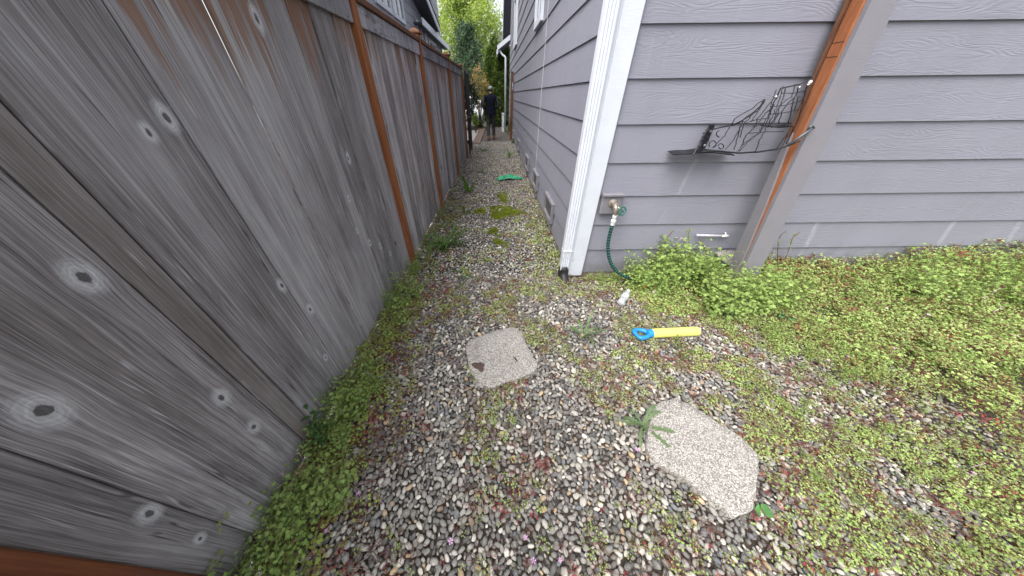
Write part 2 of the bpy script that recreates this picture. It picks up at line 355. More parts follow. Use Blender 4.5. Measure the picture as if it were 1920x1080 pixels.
# ------------------------------------------------------------------ fence on the left
POSTS = [-2.25, .045, 2.46, 4.20, 6.31, 8.41]
fence = thing('wooden_fence', (-1.0, 0, 0), 'tall weathered grey board fence with orange posts along the gravel path', 'fence')
seams1 = [.105, .214, .562, .643, .955, 1.28, 1.445, 1.60, 1.755, 1.945, 2.175, 2.405]
def post(y0, label=None, cap=True):
    X = fence_x(y0); mb = MB(); zt = 2.075
    mb.cbox(X - .055, X + .036, y0 - .046, y0 + .046, -.1, zt, .004)
    o = mk('post', mb, M_CEDARP if y0 < 1 else M_CEDAR, fence)
    if cap:
        mb = MB(); mb.cbox(X - .076, X + .057, y0 - .067, y0 + .067, zt, zt + .022, .004)
        a = (X - .076, X + .057, y0 - .067, y0 + .067); cx = X - .0095
        mb.add([(a[0] + .012, a[2] + .012, zt + .022), (a[1] - .012, a[2] + .012, zt + .022), (a[1] - .012, a[3] - .012, zt + .022), (a[0] + .012, a[3] - .012, zt + .022), (cx - .02, y0 - .02, zt + .05), (cx + .02, y0 - .02, zt + .05), (cx + .02, y0 + .02, zt + .05), (cx - .02, y0 + .02, zt + .05)],
               [(0, 1, 5, 4), (1, 2, 6, 5), (2, 3, 7, 6), (3, 0, 4, 7), (4, 5, 6, 7)])
        mk('post_cap', mb, M_CEDARD, o)
    return o
for p in POSTS: post(p)
def board(y0, y1, mat, dx=0, z0=.03, z1=1.93):
    X = fence_x((y0 + y1) / 2) + dx; mb = MB()
    mb.cbox(X - .018, X, y0 + .0018, y1 - .0018, z0, z1, .003); mb.box(X - .0172, X - .0115, y1 - .008, y1 + .010, z0 + .004, z1 - .004)
    return mk('board', mb, mat, fence)
for k in range(len(POSTS) - 1):
    a, b = POSTS[k] + .047, POSTS[k + 1] - .047
    if k == 1:
        S = seams1; S = [a] + S[1:-1] + [b]
    else:
        nb = max(3, int(round((b - a) / .145))); S = [a]
        w = rng.uniform(.11, .18, nb); w *= (b - a) / w.sum(); S = list(a + np.concatenate([[0], np.cumsum(w)]))
    for i in range(len(S) - 1):
        br = (k == 1 and i == 2) or (k > 1 and rng.random() < .12)
        dx = -.008 if (k == 1 and i == 2) else float(rng.uniform(-.007, .004))
        board(S[i], S[i + 1], M_FENCE_B if br else ((M_FENCE_L if i == 1 else M_FENCE) if k == 1 else M_FENCE_N), dx, .02 + float(rng.uniform(0, .02)))
    # backing so that no daylight shows between boards: the rails nailed behind
    for zr in (.35, 1.05, 1.80):
        mb = MB(); mb.cbox(-.075, -.036, a - .02, b + .02, zr, zr + .085, .003); mb.v = [(p[0] + fence_x(p[1]), p[1], p[2]) for p in mb.v]; mk('back_rail', mb, M_CEDARD, fence)
    X0 = fence_x((a + b) / 2)
    mb = MB(); mb.cbox(.0055, .025, a, b, 1.885, 1.999, .002); mb.v = [(p[0] + fence_x(p[1]), p[1], p[2]) for p in mb.v]; mk('fascia_board', mb, M_FASCIA, fence)
    mb = MB(); mb.cbox(-.055, .046, a, b, 2.003, 2.040, .004); mb.v = [(p[0] + fence_x(p[1]), p[1], p[2]) for p in mb.v]; mk('top_rail', mb, M_CEDARD, fence)
tag(fence.children[0], None)

# black gate swung open at the end of the fence
gx, gy0, gy1 = fence_x(9.3) + .06, 8.55, 9.45
gate = thing('metal_gate', (gx, 8.55, 0), 'narrow black metal gate folded open against the end of the fence', 'gate')
mb = MB()
for yy in (gy0, gy1): mb.cbox(gx - .02, gx + .02, yy - .02, yy + .02, .06, 2.0, .003)
for zz in (.10, .95, 1.94): mb.cbox(gx - .015, gx + .015, gy0 + .02, gy1 - .02, zz, zz + .04, .003)
mk('gate_frame', mb, M_BLACKM, gate)
for i in range(7):
    yy = gy0 + .11 + i * .113; mb = MB(); mb.cbox(gx - .008, gx + .008, yy - .008, yy + .008, .14, 1.94, .002); mk('gate_bar', mb, M_BLACKM, gate)
for zz in (.35, 1.6):
    mb = MB(); mb.cbox(gx - .05, gx - .018, gy0 - .035, gy0 + .0, zz, zz + .09, .003); mk('hinge', mb, M_BLACKM, gate)
o = MB(); X = fence_x(9.6); o.cbox(X - .05, X + .04, 9.56, 9.65, -.1, 2.05, .004)
tag(mk('gate_post', o, M_CEDARD), 'short-capped brown timber post behind the open black gate', 'post')

# brown post by the house wall
gp = thing('timber_post', (.655, 12.05, 0), 'weathered dark brown timber post standing close to the grey house wall', 'post')
mb = MB(); mb.cbox(.62, .715, 12.0, 12.09, -.1, 2.12, .004); mk('shaft', mb, M_CEDARD, gp)
mb = MB(); mb.cbox(.61, .725, 11.99, 12.10, 2.12, 2.15, .006); mk('cap', mb, M_SOFFIT, gp)
mb = MB(); mb.cbox(.60, .715, 11.965, 11.998, .62, .74, .004); mb.cbox(.59, .61, 11.96, 11.998, .30, .80, .004); mk('bracket', mb, M_CEDARD, gp)
mb = MB(); mb.cbox(.665, .70, 11.975, 11.998, 1.62, 1.84, .004); mb.lathe([(.02, 0), (.02, .03), (.008, .035)], 10, Matrix.Translation((.68, 11.97, 1.74)) @ Matrix.Rotation(math.pi / 2, 4, 'X')); mk('latch', mb, simple('zinc', (.5, .52, .55), .4, .8), gp)

# ------------------------------------------------------------------ the grey house on the right
YW, XW, YE = 2.171, .752, 16.0
E0, EX = .043, .2553
house = thing('grey_house', (XW, YW, 0), 'grey lap-sided house with white corner trim, downspout and low crawlspace vents', 'house')
def course_front(zi, x0, x1, h=.285):
    mb = MB(); V = []
    for xx in (0, x1 - x0): V += [(xx, -.0235, 0), (xx, -.008, h), (xx, .002, h), (xx, -.006, 0)]
    mb.add(V, [(0, 3, 2, 1), (4, 5, 6, 7), (0, 1, 5, 4), (1, 2, 6, 5), (2, 3, 7, 6), (3, 0, 4, 7)]); return mb
def course_side(h, L):
    mb = MB(); V = []
    for yy in (0, L): V += [(-.0235, yy, 0), (-.008, yy, h), (.002, yy, h), (-.006, yy, 0)]
    mb.add(V, [(0, 1, 2, 3), (4, 7, 6, 5), (0, 4, 5, 1), (1, 5, 6, 2), (2, 6, 7, 3), (3, 7, 4, 0)]); return mb
fm = None
for i in range(12):
    zi = E0 + EX * i
    if fm is None: fm = mk('siding_board', course_front(0, .88, 7.0), M_SIDX, house, loc=(.88, YW + .012, zi)); o = fm
    else:
        o = fm.copy(); COL.objects.link(o); o.location = Vector((.88, YW + .012, zi)) - house.location
def yend(z): return min(YE, 16.0 - (z - 3.55) / 1.6) if z > 3.55 else YE
for i in range(19):
    zi = E0 + EX * i
    for (a, b) in ((2.262, 4.998), (5.012, 10.2), (10.2, 16.0)):
        b = min(b, yend(zi + .1))
        if b - a > .1: mk('siding_board', course_side(.285, b - a - .002), M_SIDY, house, loc=(XW + .012, a, zi))
mb = MB(); mb.box(XW + .016, XW + .3, YW + .02, YE - .01, -.1, 3.3); mb.box(XW + .016, 7.0, YW + .016, YW + .3, -.1, 3.3); mb.box(XW + .016, XW + .3, YW + .02, 15.0, 3.3, 4.95); mb.box(6.98, 7.0, YW + .1, YE, 0, 3.3)
mk('wall_core', mb, M_SOFFIT, house)
mb = MB(); mb.box(XW + .004, XW + .012, YW + .02, YE - .012, -.15, .06); mb.box(XW + .02, 6.98, YW + .0045, YW + .0125, -.15, .06); mk('foundation', mb, M_CONC, house)
mb = MB(); mb.cbox(XW - .016, XW - .006, 5.001, 5.009, .06, 3.6, .001); mk('joint_strip', mb, simple('joint_caulk', (.48, .48, .52), .6), house)
mb = MB(); mb.cbox(XW - .004, .872, 2.137, 2.178, .012, 3.2, .003); mk('corner_board', mb, M_WHITE, house)
mb = MB(); mb.cbox(XW - .028, XW - .0045, 2.1375, 2.26, .012, 3.2, .003); mk('corner_board', mb, M_WHITE, house)
# ribbed downspout with black drain adapter
def downspout(x0, x1, y0, y1, z0, z1, name='downspout'):
    w = x1 - x0; prof = []
    k = 13
    for i in range(k):
        u = i / (k - 1); prof.append((x0 + w * u, y0 + (.0 if (i % 3) else .007) if 0 < i < k - 1 else y0 + .004))
    prof += [(x1, y1), (x0, y1)]
    mb = MB(); mb.prism(prof, z0, z1); return mk(name, mb, M_WMETAL, house)
ds = downspout(.640, .722, 2.115, 2.180, .085, 3.1)
mb = MB(); mb.cbox(.637, .725, 2.111, 2.183, .30, .315, .002); mk('joint_band', mb, M_WMETAL, ds)
mb = MB(); mb.tube([(.682, 2.148, .13), (.682, 2.148, .085), (.682, 2.145, .06), (.685, 2.12, .02), (.69, 2.07, -.01), (.695, 2.03, -.03)], [.045, .052, .052, .050, .05, .05], 12); mk('drain_adapter', mb, M_BLACKP, ds, True)
for zz in (.9, 2.3):
    mb = MB(); mb.cbox(.634, .728, 2.1125, 2.1145, zz, zz + .03, .0005)
# crawlspace vents
for (y0, y1) in ((3.12, 3.68), (4.53, 5.08), (5.98, 6.55), (8.5, 9.15), (11.0, 11.6), (13.2, 13.8)):
    x0, x1, z0, z1, w = XW - .052, XW - .009, .145, .405, .035
    mb = MB(); mb.cbox(x0, x1, y0, y1, z1 - w, z1, .003); mb.cbox(x0, x1, y0, y1, z0, z0 + w, .003); mb.cbox(x0, x1, y0, y0 + w, z0 + w, z1 - w, .003); mb.cbox(x0, x1, y1 - w, y1, z0 + w, z1 - w, .003)
    v = mk('crawlspace_vent', mb, M_GPAINT, house)
    mb = MB(); mb.box(x0 + .028, x0 + .030, y0 + w, y1 - w, z0 + w, z1 - w); mk('screen', mb, M_SCREEN, v)
# side windows with white casings (seen almost edge on)
def window(parent, xf, y0, y1, z0, z1, s, mw=M_WHITE, nm='window'):
    """s = +1: outside is +x; s = -1: outside is -x"""
    w = .09; d = .045; X = sorted((xf, xf + s * d)); mb = MB()
    mb.cbox(X[0], X[1], y0 - w, y1 + w, z0 - w, z0, .003); mb.cbox(X[0], X[1], y0 - w, y1 + w, z1, z1 + w, .003)
    mb.cbox(X[0], X[1], y0 - w, y0, z0, z1, .003); mb.cbox(X[0], X[1], y1, y1 + w, z0, z1, .003)
    o = mk(nm, mb, mw, parent)
    Xs = sorted((xf + s * .004, xf + s * .010)); mb = MB(); mb.box(Xs[0], Xs[1], y0, y1, z0, z1); mk('pane', mb, M_GLASS, o)
    Xs = sorted((xf + s * .011, xf + s * .03)); mb = MB(); ym = (y0 + y1) / 2
    mb.cbox(Xs[0], Xs[1], ym - .02, ym + .02, z0, z1, .002); mk('mullion', mb, M_WHITE, o)
    return o
window(house, XW - .008, 5.50, 6.15, 2.46, 3.6, -1)
window(house, XW - .008, 11.2, 12.3, 2.85, 3.9, -1)
# far eave: steep rake above, lower sloping fascia with gutter and downspout
mb = MB(); mb.add([(.42, 17.1, 3.52), (.45, 15.7, 5.6), (.45, 15.5, 5.6), (.42, 16.85, 3.52), (.445, 17.1, 3.52), (.475, 15.7, 5.6), (.475, 15.5, 5.6), (.445, 16.85, 3.52)], [(0, 1, 2, 3), (4, 7, 6, 5), (0, 4, 5, 1), (1, 5, 6, 2), (2, 6, 7, 3), (3, 7, 4, 0)]); mk('rake_board', mb, M_WMETAL, house)
mb = MB(); mb.add([(.445, 17.0, 3.52), (.475, 15.6, 5.6), (.80, 15.6, 5.6), (.80, 17.0, 3.52), (.445, 17.0, 3.60), (.475, 15.6, 5.68), (.80, 15.6, 5.68), (.80, 17.0, 3.60)], [(0, 1, 2, 3), (4, 7, 6, 5), (0, 4, 5, 1), (1, 5, 6, 2), (2, 6, 7, 3), (3, 7, 4, 0)]); mk('soffit', mb, M_SOFFIT, house)
def slab(p, q, thick, dep, mat, name, parent):
    """board from p to q (x,z) in the plane y = dep[0], thickness down, depth to dep[1]"""
    (x0, z0), (x1, z1) = p, q; mb = MB()
    V = [(x, y, z) for y in dep for (x, z) in ((x0, z0), (x1, z1), (x1, z1 - thick), (x0, z0 - thick))]
    mb.add(V, [(0, 1, 2, 3), (7, 6, 5, 4), (0, 4, 5, 1), (1, 5, 6, 2), (2, 6, 7, 3), (3, 7, 4, 0)]); return mk(name, mb, mat, parent)
slab((.16, 3.28), (.80, 3.66), .17, (15.90, 15.94), M_WMETAL, 'fascia_board', house)
slab((.16, 3.28), (.80, 3.66), .05, (15.942, 22), M_SHINGLE, 'lower_roof', house)
slab((.18, 3.14), (.80, 3.50), .04, (15.942, 22), M_SOFFIT, 'soffit', house)
mb = MB(); mb.cbox(.13, .20, 15.9, 22, 2.98, 3.14, .01); mk('gutter', mb, M_WMETAL, house)
mb = MB(); mb.tube([(.24, 16.02, 3.12), (.30, 16.02, 3.08), (.38, 16.0, 2.98), (.46, 15.98, 2.93), (.535, 15.97, 2.88), (.55, 15.97, 2.7), (.55, 15.97, .12)], .042, 8); mk('downspout', mb, M_WMETAL, house, True)
slab((-.0, 3.05 + .0), (.0, 3.05), .01, (30, 30.01), M_SOFFIT, 'soffit', house) if False else None

# white capped utility box-post by the far corner
wp = thing('white_utility_post', (.42, 15.0, 0), 'small white capped utility post by the far downspout', 'post')
mb = MB(); mb.cbox(.36, .47, 14.95, 15.06, -.05, .74, .004); mk('shaft', mb, M_WMETAL, wp)
mb = MB(); mb.cbox(.345, .485, 14.935, 15.075, .74, .775, .006); mk('cap', mb, M_WMETAL, wp)

# broken-wrapped column leaning against the front wall
BX, BY, LX, LY, CW, CD = 2.186, 1.812, -.081, .103, .151, .119
colm = thing('leaning_post', (BX, BY, 0), 'leaning timber post, orange wood bared where its grey wrap broke off, against the front wall', 'post')
def lean(mb, name, mat, parent=colm):
    mb.v = [(p[0] + BX + LX * p[2], p[1] + BY + LY * p[2], p[2]) for p in mb.v]
    return mk(name, mb, mat, parent)
def jag(mb, x0, x1, y0, y1, z0, z1, cuts, c=.003):
    mb.cbox(x0, x1, y0, y1, z0, z1, c); return mb
mb = MB(); mb.cbox(-.006, CW - .02, .0275, CD - .010, -.05, 2.6, .007); core = lean(mb, 'core_post', M_CEDARL)
mb = MB(); mb.cbox(-.034, .10, CD - .008, CD + .006, 1.0, 2.6, .002); mb.v = [(p[0] + (.0 if p[0] > 0 else .020 * max(0, (1.9 - p[2]) / .9)), p[1], p[2]) for p in mb.v]; lean(mb, 'back_wrap_board', M_CEDARD)
# front board with a splintered top end
def ragged(outline, y0, y1):
    mb = MB(); n = len(outline); mb.add([(a, y0, b) for a, b in outline] + [(a, y1, b) for a, b in outline], [tuple(range(n)), tuple(range(n, 2 * n))[::-1]] + [(i, n + i, n + (i + 1) % n, (i + 1) % n) for i in range(n)]); return mb
lean(ragged([(-.006, -.05), (CW, -.05), (CW, 1.1), (CW + .001, 1.80), (CW - .008, 1.815), (CW - .002, 1.84), (CW, 1.955), (CW - .06, 1.952), (CW - .10, 1.962), (.002, 1.968), (.000, 1.6), (-.002, 1.2), (-.006, .8)], 0.0, .026), 'front_wrap_board', M_GPAINT)
lean(ragged([(0, 0), (.0, 0), (0, 0)], 0, .01), 'x', M_GPAINT) if False else None
# left board, only its lower part still hangs on
def side_board():
    o = [(.029, -.05), (CD - .002, -.05), (CD + .004, .4), (CD + .002, 1.0), (CD - .008, 1.22), (CD - .030, 1.27), (CD - .045, 1.13), (.060, .98), (.046, .80), (.040, .62), (.031, .45)]
    mb = MB(); n = len(o); mb.add([(-.022, a, b) for a, b in o] + [(-.0065, a, b) for a, b in o], [tuple(range(n)), tuple(range(n, 2 * n))[::-1]] + [(i, n + i, n + (i + 1) % n, (i + 1) % n) for i in range(n)]); return mb
lean(side_board(), 'side_wrap_board', M_GPAINT)
mb = MB(); mb.cbox(-.010, .002, .030, CD - .012, 1.915, 1.93, .002); lean(mb, 'metal_strap', simple('galvanised', (.33, .34, .38), .45, .6))
for zz in (1.66, 1.725):
    mb = MB(); mb.box(-.0072, -.0055, .034, CD - .018, zz, zz + .0025); lean(mb, 'scribe_mark', M_BLACKP, core)

# wrought wire hanging-basket bracket on the wall
wire = thing('wire_rack', (1.55, 2.15, 1.1), 'rusty black wire rack of tangled rods hanging between wall bracket and leaning post', 'rack')
mb = MB()
B0 = at(1303, 291, 1, 2.05); B1 = at(1328, 243, 1, 2.14)
mb.cbox(1.545, 1.575, 2.128, 2.150, 1.14, 1.315, .002); mk('wall_plate', mb, M_BLACKM, wire)
for zz in (1.185, 1.275):
    mb = MB(); mb.lathe([(.009, 0), (.008, .004), (.003, .006)], 10, Matrix.Translation((1.56, 2.128, zz)) @ Matrix.Rotation(math.pi / 2, 4, 'X')); mk('screw', mb, simple('screw_zinc', (.6, .6, .62), .35, .8), wire)
mb = MB(); mb.tube([at(1328, 240, 1, 2.12), at(1312, 268, 1, 2.06), at(1300, 291, 1, 2.03)], .007, 6); mk('arm', mb, M_BLACKM, wire)
# bent sheet at the bottom
Yp = (2.00, 2.145); sheet = [(1268, 290), (1285, 288), (1302, 288), (1322, 285), (1345, 286), (1385, 291)]
mb = MB(); top = [at(a, b, 1, 2.03) for a, b in sheet]; V = []
for p in top: V += [(p[0], 2.055 + .01 * math.sin(p[0] * 40), p[2] - .004), (p[0], 2.145, p[2] + .006), (p[0], 2.145, p[2] + .002), (p[0], 2.055 + .01 * math.sin(p[0] * 40), p[2] - .010)]
F = []
for i in range(len(top) - 1): F += [(4 * i + k, 4 * i + (k + 1) % 4, 4 * i + 4 + (k + 1) % 4, 4 * i + 4 + k) for k in range(4)]
F += [(0, 1, 2, 3), tuple(4 * (len(top) - 1) + k for k in (3, 2, 1, 0))]
mb.add(V, F); mk('bottom_plate', mb, M_BLACKM, wire)
def wob(pts, Y0, Y1, r, name, jit=1.2, seg=5, sub=5):
    """rod through photo-measured points, its depth running from Y0 to Y1"""
    out = []; n = len(pts)
    for i in range(n - 1):
        for k in range(sub):
            u = k / sub; a = [pts[i][q] * (1 - u) + pts[i + 1][q] * u for q in (0, 1)]
            if 0 < i * sub + k: a = [a[0] + random.uniform(-jit, jit) * .6, a[1] + random.uniform(-jit, jit) * .5]
            out.append(at(a[0], a[1], 1, Y0 + (Y1 - Y0) * (i + u) / (n - 1)))
    out.append(at(pts[-1][0], pts[-1][1], 1, Y1))
    mb = MB(); mb.tube(out, r, seg); return mk(name, mb, M_BLACKM, wire, True)
wob([(1318, 250), (1335, 243), (1355, 238), (1373, 235), (1390, 228), (1400, 219), (1412, 211), (1430, 195), (1434, 187)], 2.12, 2.06, .0045, 'rod', .3)
wob([(1434, 187), (1424, 205), (1410, 215), (1395, 224), (1374, 234)], 2.06, 2.06, .004, 'rod', .5)
wob([(1372, 234), (1378, 222), (1395, 212), (1410, 204), (1422, 193), (1434, 186)], 2.09, 2.06, .003, 'rod', .5)
wob([(1455, 186), (1464, 165), (1476, 163), (1500, 158), (1524, 146)], 2.08, 2.02, .004, 'rod', .4)
wob([(1316, 285), (1345, 283), (1385, 287), (1420, 285), (1455, 280), (1478, 273), (1500, 264)], 2.03, 1.93, .0055, 'rim', .3)
mb = MB(); a = at(1478, 272, 1, 1.945); b = at(1523, 241, 1, 1.925); mb.tube([a, (a * .5 + b * .5) + np.array([0, 0, .002]), b], .0085, 8)
mk('hanger_bar', mb, simple('dull_steel', (.13, .14, .16), .45, .5), wire, True)
mb = MB(); mb.tube([at(1515, 243, 1, 1.94), at(1518, 237, 1, 1.93), at(1524, 236, 1, 1.925), at(1526, 241, 1, 1.93)], .006, 6); mk('hook', mb, simple('dull_steel_b', (.2, .2, .22), .4, .6), wire, True)
strands = [[(1462, 168), (1450, 195), (1444, 215), (1436, 232), (1425, 248), (1400, 268), (1386, 284)], [(1474, 163), (1468, 185), (1462, 200), (1455, 220), (1447, 240)], [(1500, 158), (1492, 180), (1476, 195), (1466, 210), (1460, 232)],
           [(1516, 152), (1508, 180), (1502, 205), (1496, 225), (1484, 250), (1474, 270)], [(1452, 183), (1435, 205), (1420, 222), (1418, 236), (1408, 245), (1398, 255), (1390, 275)], [(1430, 190), (1420, 212), (1408, 228)], [(1410, 213), (1404, 224), (1396, 229)],
           [(1394, 227), (1384, 248), (1372, 266), (1360, 280)], [(1390, 232), (1382, 262), (1376, 281)], [(1368, 238), (1358, 255), (1344, 268), (1338, 276)], [(1446, 222), (1436, 240), (1425, 262), (1416, 284)], [(1478, 250), (1466, 265), (1455, 279)],
           [(1497, 180), (1490, 210), (1480, 230), (1474, 236)], [(1396, 230), (1390, 246), (1388, 258)], [(1452, 196), (1444, 205), (1436, 212), (1420, 232), (1412, 238)], [(1490, 184), (1484, 205), (1478, 232)], [(1460, 214), (1450, 226), (1442, 236)]]
for q in strands: wob(q, 2.07 - .06 * random.random(), 2.02 - .06 * random.random(), .0032, 'strand', 1.5)
for q in strands[:3]:
    k = random.uniform(-9, 9); wob([(a + k + random.uniform(-3, 3), min(284, b + random.uniform(-4, 4))) for a, b in q], 2.09, 2.04, .0024, 'strand', 2.0)
for a, b in (((1392, 232), (1440, 222)), ((1446, 200), (1506, 188)), ((1440, 215), (1498, 206)), ((1404, 250), (1470, 246)), ((1464, 175), (1512, 170))): wob([a, ((a[0] + b[0]) / 2, (a[1] + b[1]) / 2 + random.uniform(-4, 4)), b], 2.06, 2.03, .0022, 'strand', 1.5)
def curl(cx, cy, r, a0, a1, Y):
    pts = [(cx + r * (1 - .35 * k / 14) * math.cos(a0 + (a1 - a0) * k / 14), cy + r * (1 - .35 * k / 14) * math.sin(a0 + (a1 - a0) * k / 14)) for k in range(15)]
    mb = MB(); mb.tube([at(p[0], p[1], 1, Y) for p in pts], .003, 5); mk('curl', mb, M_BLACKM, wire, True)
curl(1322, 262, 8, -2.5, 3.4, 2.05); curl(1337, 271, 8, 2.6, 8, 2.04); curl(1352, 275, 6, -3, 3, 2.03); curl(1316, 274, 7, 0, 5, 2.04); curl(1349, 250, 7, 1.6, 4.6, 2.06)
mb = MB(); a = at(1438, 236, 1, 2.04); b = at(1486, 238, 1, 2.0)
for k in range(4): mb.tube([a + (0, .02 * k, .004 * math.sin(k * 3)), (a + b) / 2 + (0, .02 * k, -.006), b + (0, .02 * k, .004)], .004, 5)
mk('basket_floor', mb, M_BLACKM, wire, True)
mb = MB()
for (u, v, r) in ((1519, 154, .010), (1499, 163, .005), (1455, 181, .006), (1516, 158, .007)): mb.lathe([(r * .4, -r), (r, -r * .3), (r * .9, r * .5), (r * .3, r)], 7, Matrix.Translation(at(u, v, 1, 2.02)))
mk('pale_droppings', mb, simple('chalky_white', (.7, .7, .66), .9), wire)

# white conduit stub on the wall
a = at(1306, 441, 1, 2.135); b = at(1364, 442.5, 1, 2.135)
cd = thing('white_conduit', (float(a[0]), 2.14, float(a[2])), 'short white pipe stub lying along the bottom of the front wall', 'pipe')
mb = MB(); mb.tube([a, b], .0105, 10); mk('pipe', mb, simple('dull_white_pipe', (.50, .49, .55), .5), cd, True)
mb = MB(); mb.tube([b + (-.055, 0, 0), b + (.006, 0, 0)], [.0125, .012], 10); mk('coupling', mb, simple('cream_plastic', (.72, .70, .66), .5), cd, True)
mb = MB(); mb.tube([b + (-.02, 0, .012), b + (-.02, .02, .028), b + (-.02, .026, .022)], .004, 6); mk('clip', mb, M_WMETAL, cd)
# ------------------------------------------------------------------ tap, hose
M_GREENP = simple('green_plastic_wheel', (.02, .13, .10), .4); M_BRASS = simple('tarnished_brass', (.45, .40, .33), .4, .7); M_WPL = simple('white_plastic', (.72, .74, .74), .4)
tap = thing('garden_tap', (1.0, 2.14, .66), 'brass garden tap with green wheel on square grey wall plate', 'tap')
mb = MB(); mb.cbox(.895, 1.062, 2.118, 2.150, .668, .836, .006); mb.cbox(.890, 1.068, 2.100, 2.150, .818, .842, .006); mk('mounting_plate', mb, M_GPAINT, tap)
RX = Matrix.Rotation(math.pi / 2, 4, 'X')
mb = MB(); mb.lathe([(.036, 0), (.036, .006), (.024, .010), (.017, .014), (.016, .050), (.021, .052), (.021, .070), (.014, .074)], 8, Matrix.Translation((.985, 2.118, .765)) @ RX); autosmooth(mk('flange', mb, M_BRASS, tap))
mb = MB(); mb.tube([(.985, 2.06, .765), (.99, 2.045, .745), (.995, 2.04, .72), (.997, 2.04, .69)], [.018, .019, .017, .016], 10); mk('spout', mb, M_BRASS, tap, True)
mb = MB(); mb.tube([(.998, 2.055, .758), (1.030, 2.02, .738)], .009, 8); mk('stem', mb, M_BRASS, tap, True)
mb = MB(); c0 = np.array([1.032, 2.012, .735]); ax = np.array([.12, -.95, .22]); ax /= np.linalg.norm(ax); e1 = np.cross(ax, [0, 0, 1]); e1 /= np.linalg.norm(e1); e2 = np.cross(ax, e1)
ring = [c0 + .032 * (1 + .05 * math.cos(6 * a)) * (e1 * math.cos(a) + e2 * math.sin(a)) for a in np.linspace(0, 2 * math.pi, 25)]
mb.tube(ring, .0055, 6, False)
for k in range(5): a = 2 * math.pi * k / 5; mb.tube([c0, c0 + .031 * (e1 * math.cos(a) + e2 * math.sin(a))], .0035, 5)
mb.tube([c0 - ax * .008, c0 + ax * .008], .009, 8); mk('hand_wheel', mb, M_GREENP, tap, True)
hose = thing('garden_hose', (.998, 2.04, .0), 'ribbed black and green garden hose hanging from tap into the weeds', 'hose')
mb = MB(); mb.lathe([(.019, .69), (.019, .672), (.015, .670), (.015, .650), (.021, .648), (.021, .632), (.017, .630), (.017, .603), (.014, .600)][::-1], 12, Matrix.Translation((.998, 2.04, 0))); autosmooth(mk('hose_coupling', mb, M_WPL, hose))
ctrl = [(.998, 2.04, .602), (.998, 2.038, .52), (1.005, 2.03, .42), (1.03, 2.01, .32), (1.075, 1.985, .23), (1.14, 1.97, .165), (1.23, 1.955, .12), (1.35, 1.95, .09), (1.50, 1.955, .075), (1.66, 1.97, .07), (1.80, 1.98, .085), (1.93, 2.0, .11), (2.06, 2.03, .15), (2.18, 2.05, .18), (2.27, 2.06, .16), (2.36, 2.04, .08), (2.44, 1.98, .03)]
def catmull(C, n):
    C = [np.array(c, float) for c in C]; C = [2 * C[0] - C[1]] + C + [2 * C[-1] - C[-2]]; out = []
    for i in range(1, len(C) - 2):
        for k in range(n):
            u = k / n; out.append(.5 * ((2 * C[i]) + (-C[i - 1] + C[i + 1]) * u + (2 * C[i - 1] - 5 * C[i] + 4 * C[i + 1] - C[i + 2]) * u * u + (-C[i - 1] + 3 * C[i] - 3 * C[i + 1] + C[i + 2]) * u ** 3))
    out.append(C[-2]); return out
raw = catmull(ctrl, 12); L = np.concatenate([[0], np.cumsum([np.linalg.norm(raw[i + 1] - raw[i]) for i in range(len(raw) - 1)])])
ss = np.arange(0, L[-1], .0065); path = [np.array([np.interp(q, L, [p[k] for p in raw]) for k in range(3)]) for q in ss]
mb = MB(); mb.tube(path, [.017 if (i // 2) % 2 else .0145 for i in range(len(path))], 8, True, 0, [1 if (i // 2) % 2 else 0 for i in range(len(path))])
mk('hose_body', mb, [simple('hose_black', (.012, .014, .016), .45), simple('hose_green', (.02, .15, .13), .45)], hose, True)

# ------------------------------------------------------------------ stepping stones, slab by the wall
def stone_mat(name, lo, hi):
    t = NT(name); P, x, y, z = t.obj()
    v = t.voro(P, 190, out='Color'); d = t.voro(P, 190); sp = t.n('ShaderNodeSeparateColor'); t.t.links.new(v, sp.inputs[0])
    c = t.ramp(sp.outputs[0], [(0, [q * .35 for q in lo]), (.18, lo), (.5, [(a + b) / 2 for a, b in zip(lo, hi)]), (.85, hi), (1, [min(1, q * 1.2) for q in hi])])
    c = t.mix(t.ss(.45, .75, d), c, [q * .6 for q in lo])
    c = t.mix(t.m('MULTIPLY', t.noise(P, 7, 5), .45), c, [q * .8 for q in lo]); c = t.mix(t.m('MULTIPLY', t.ss(.54, .70, t.noise(P, 11, 6, .7)), .55), c, (.16, .14, .115)); t.set(c, .9, 0, .25)
    t.bump(t.m('MULTIPLY_ADD', t.m('SUBTRACT', .6, d), .9, t.m('MULTIPLY', t.noise(P, 300, 3), .3)), .75, .004); return t.mat
M_STONE = stone_mat('exposed_aggregate', (.34, .315, .285), (.68, .645, .60))
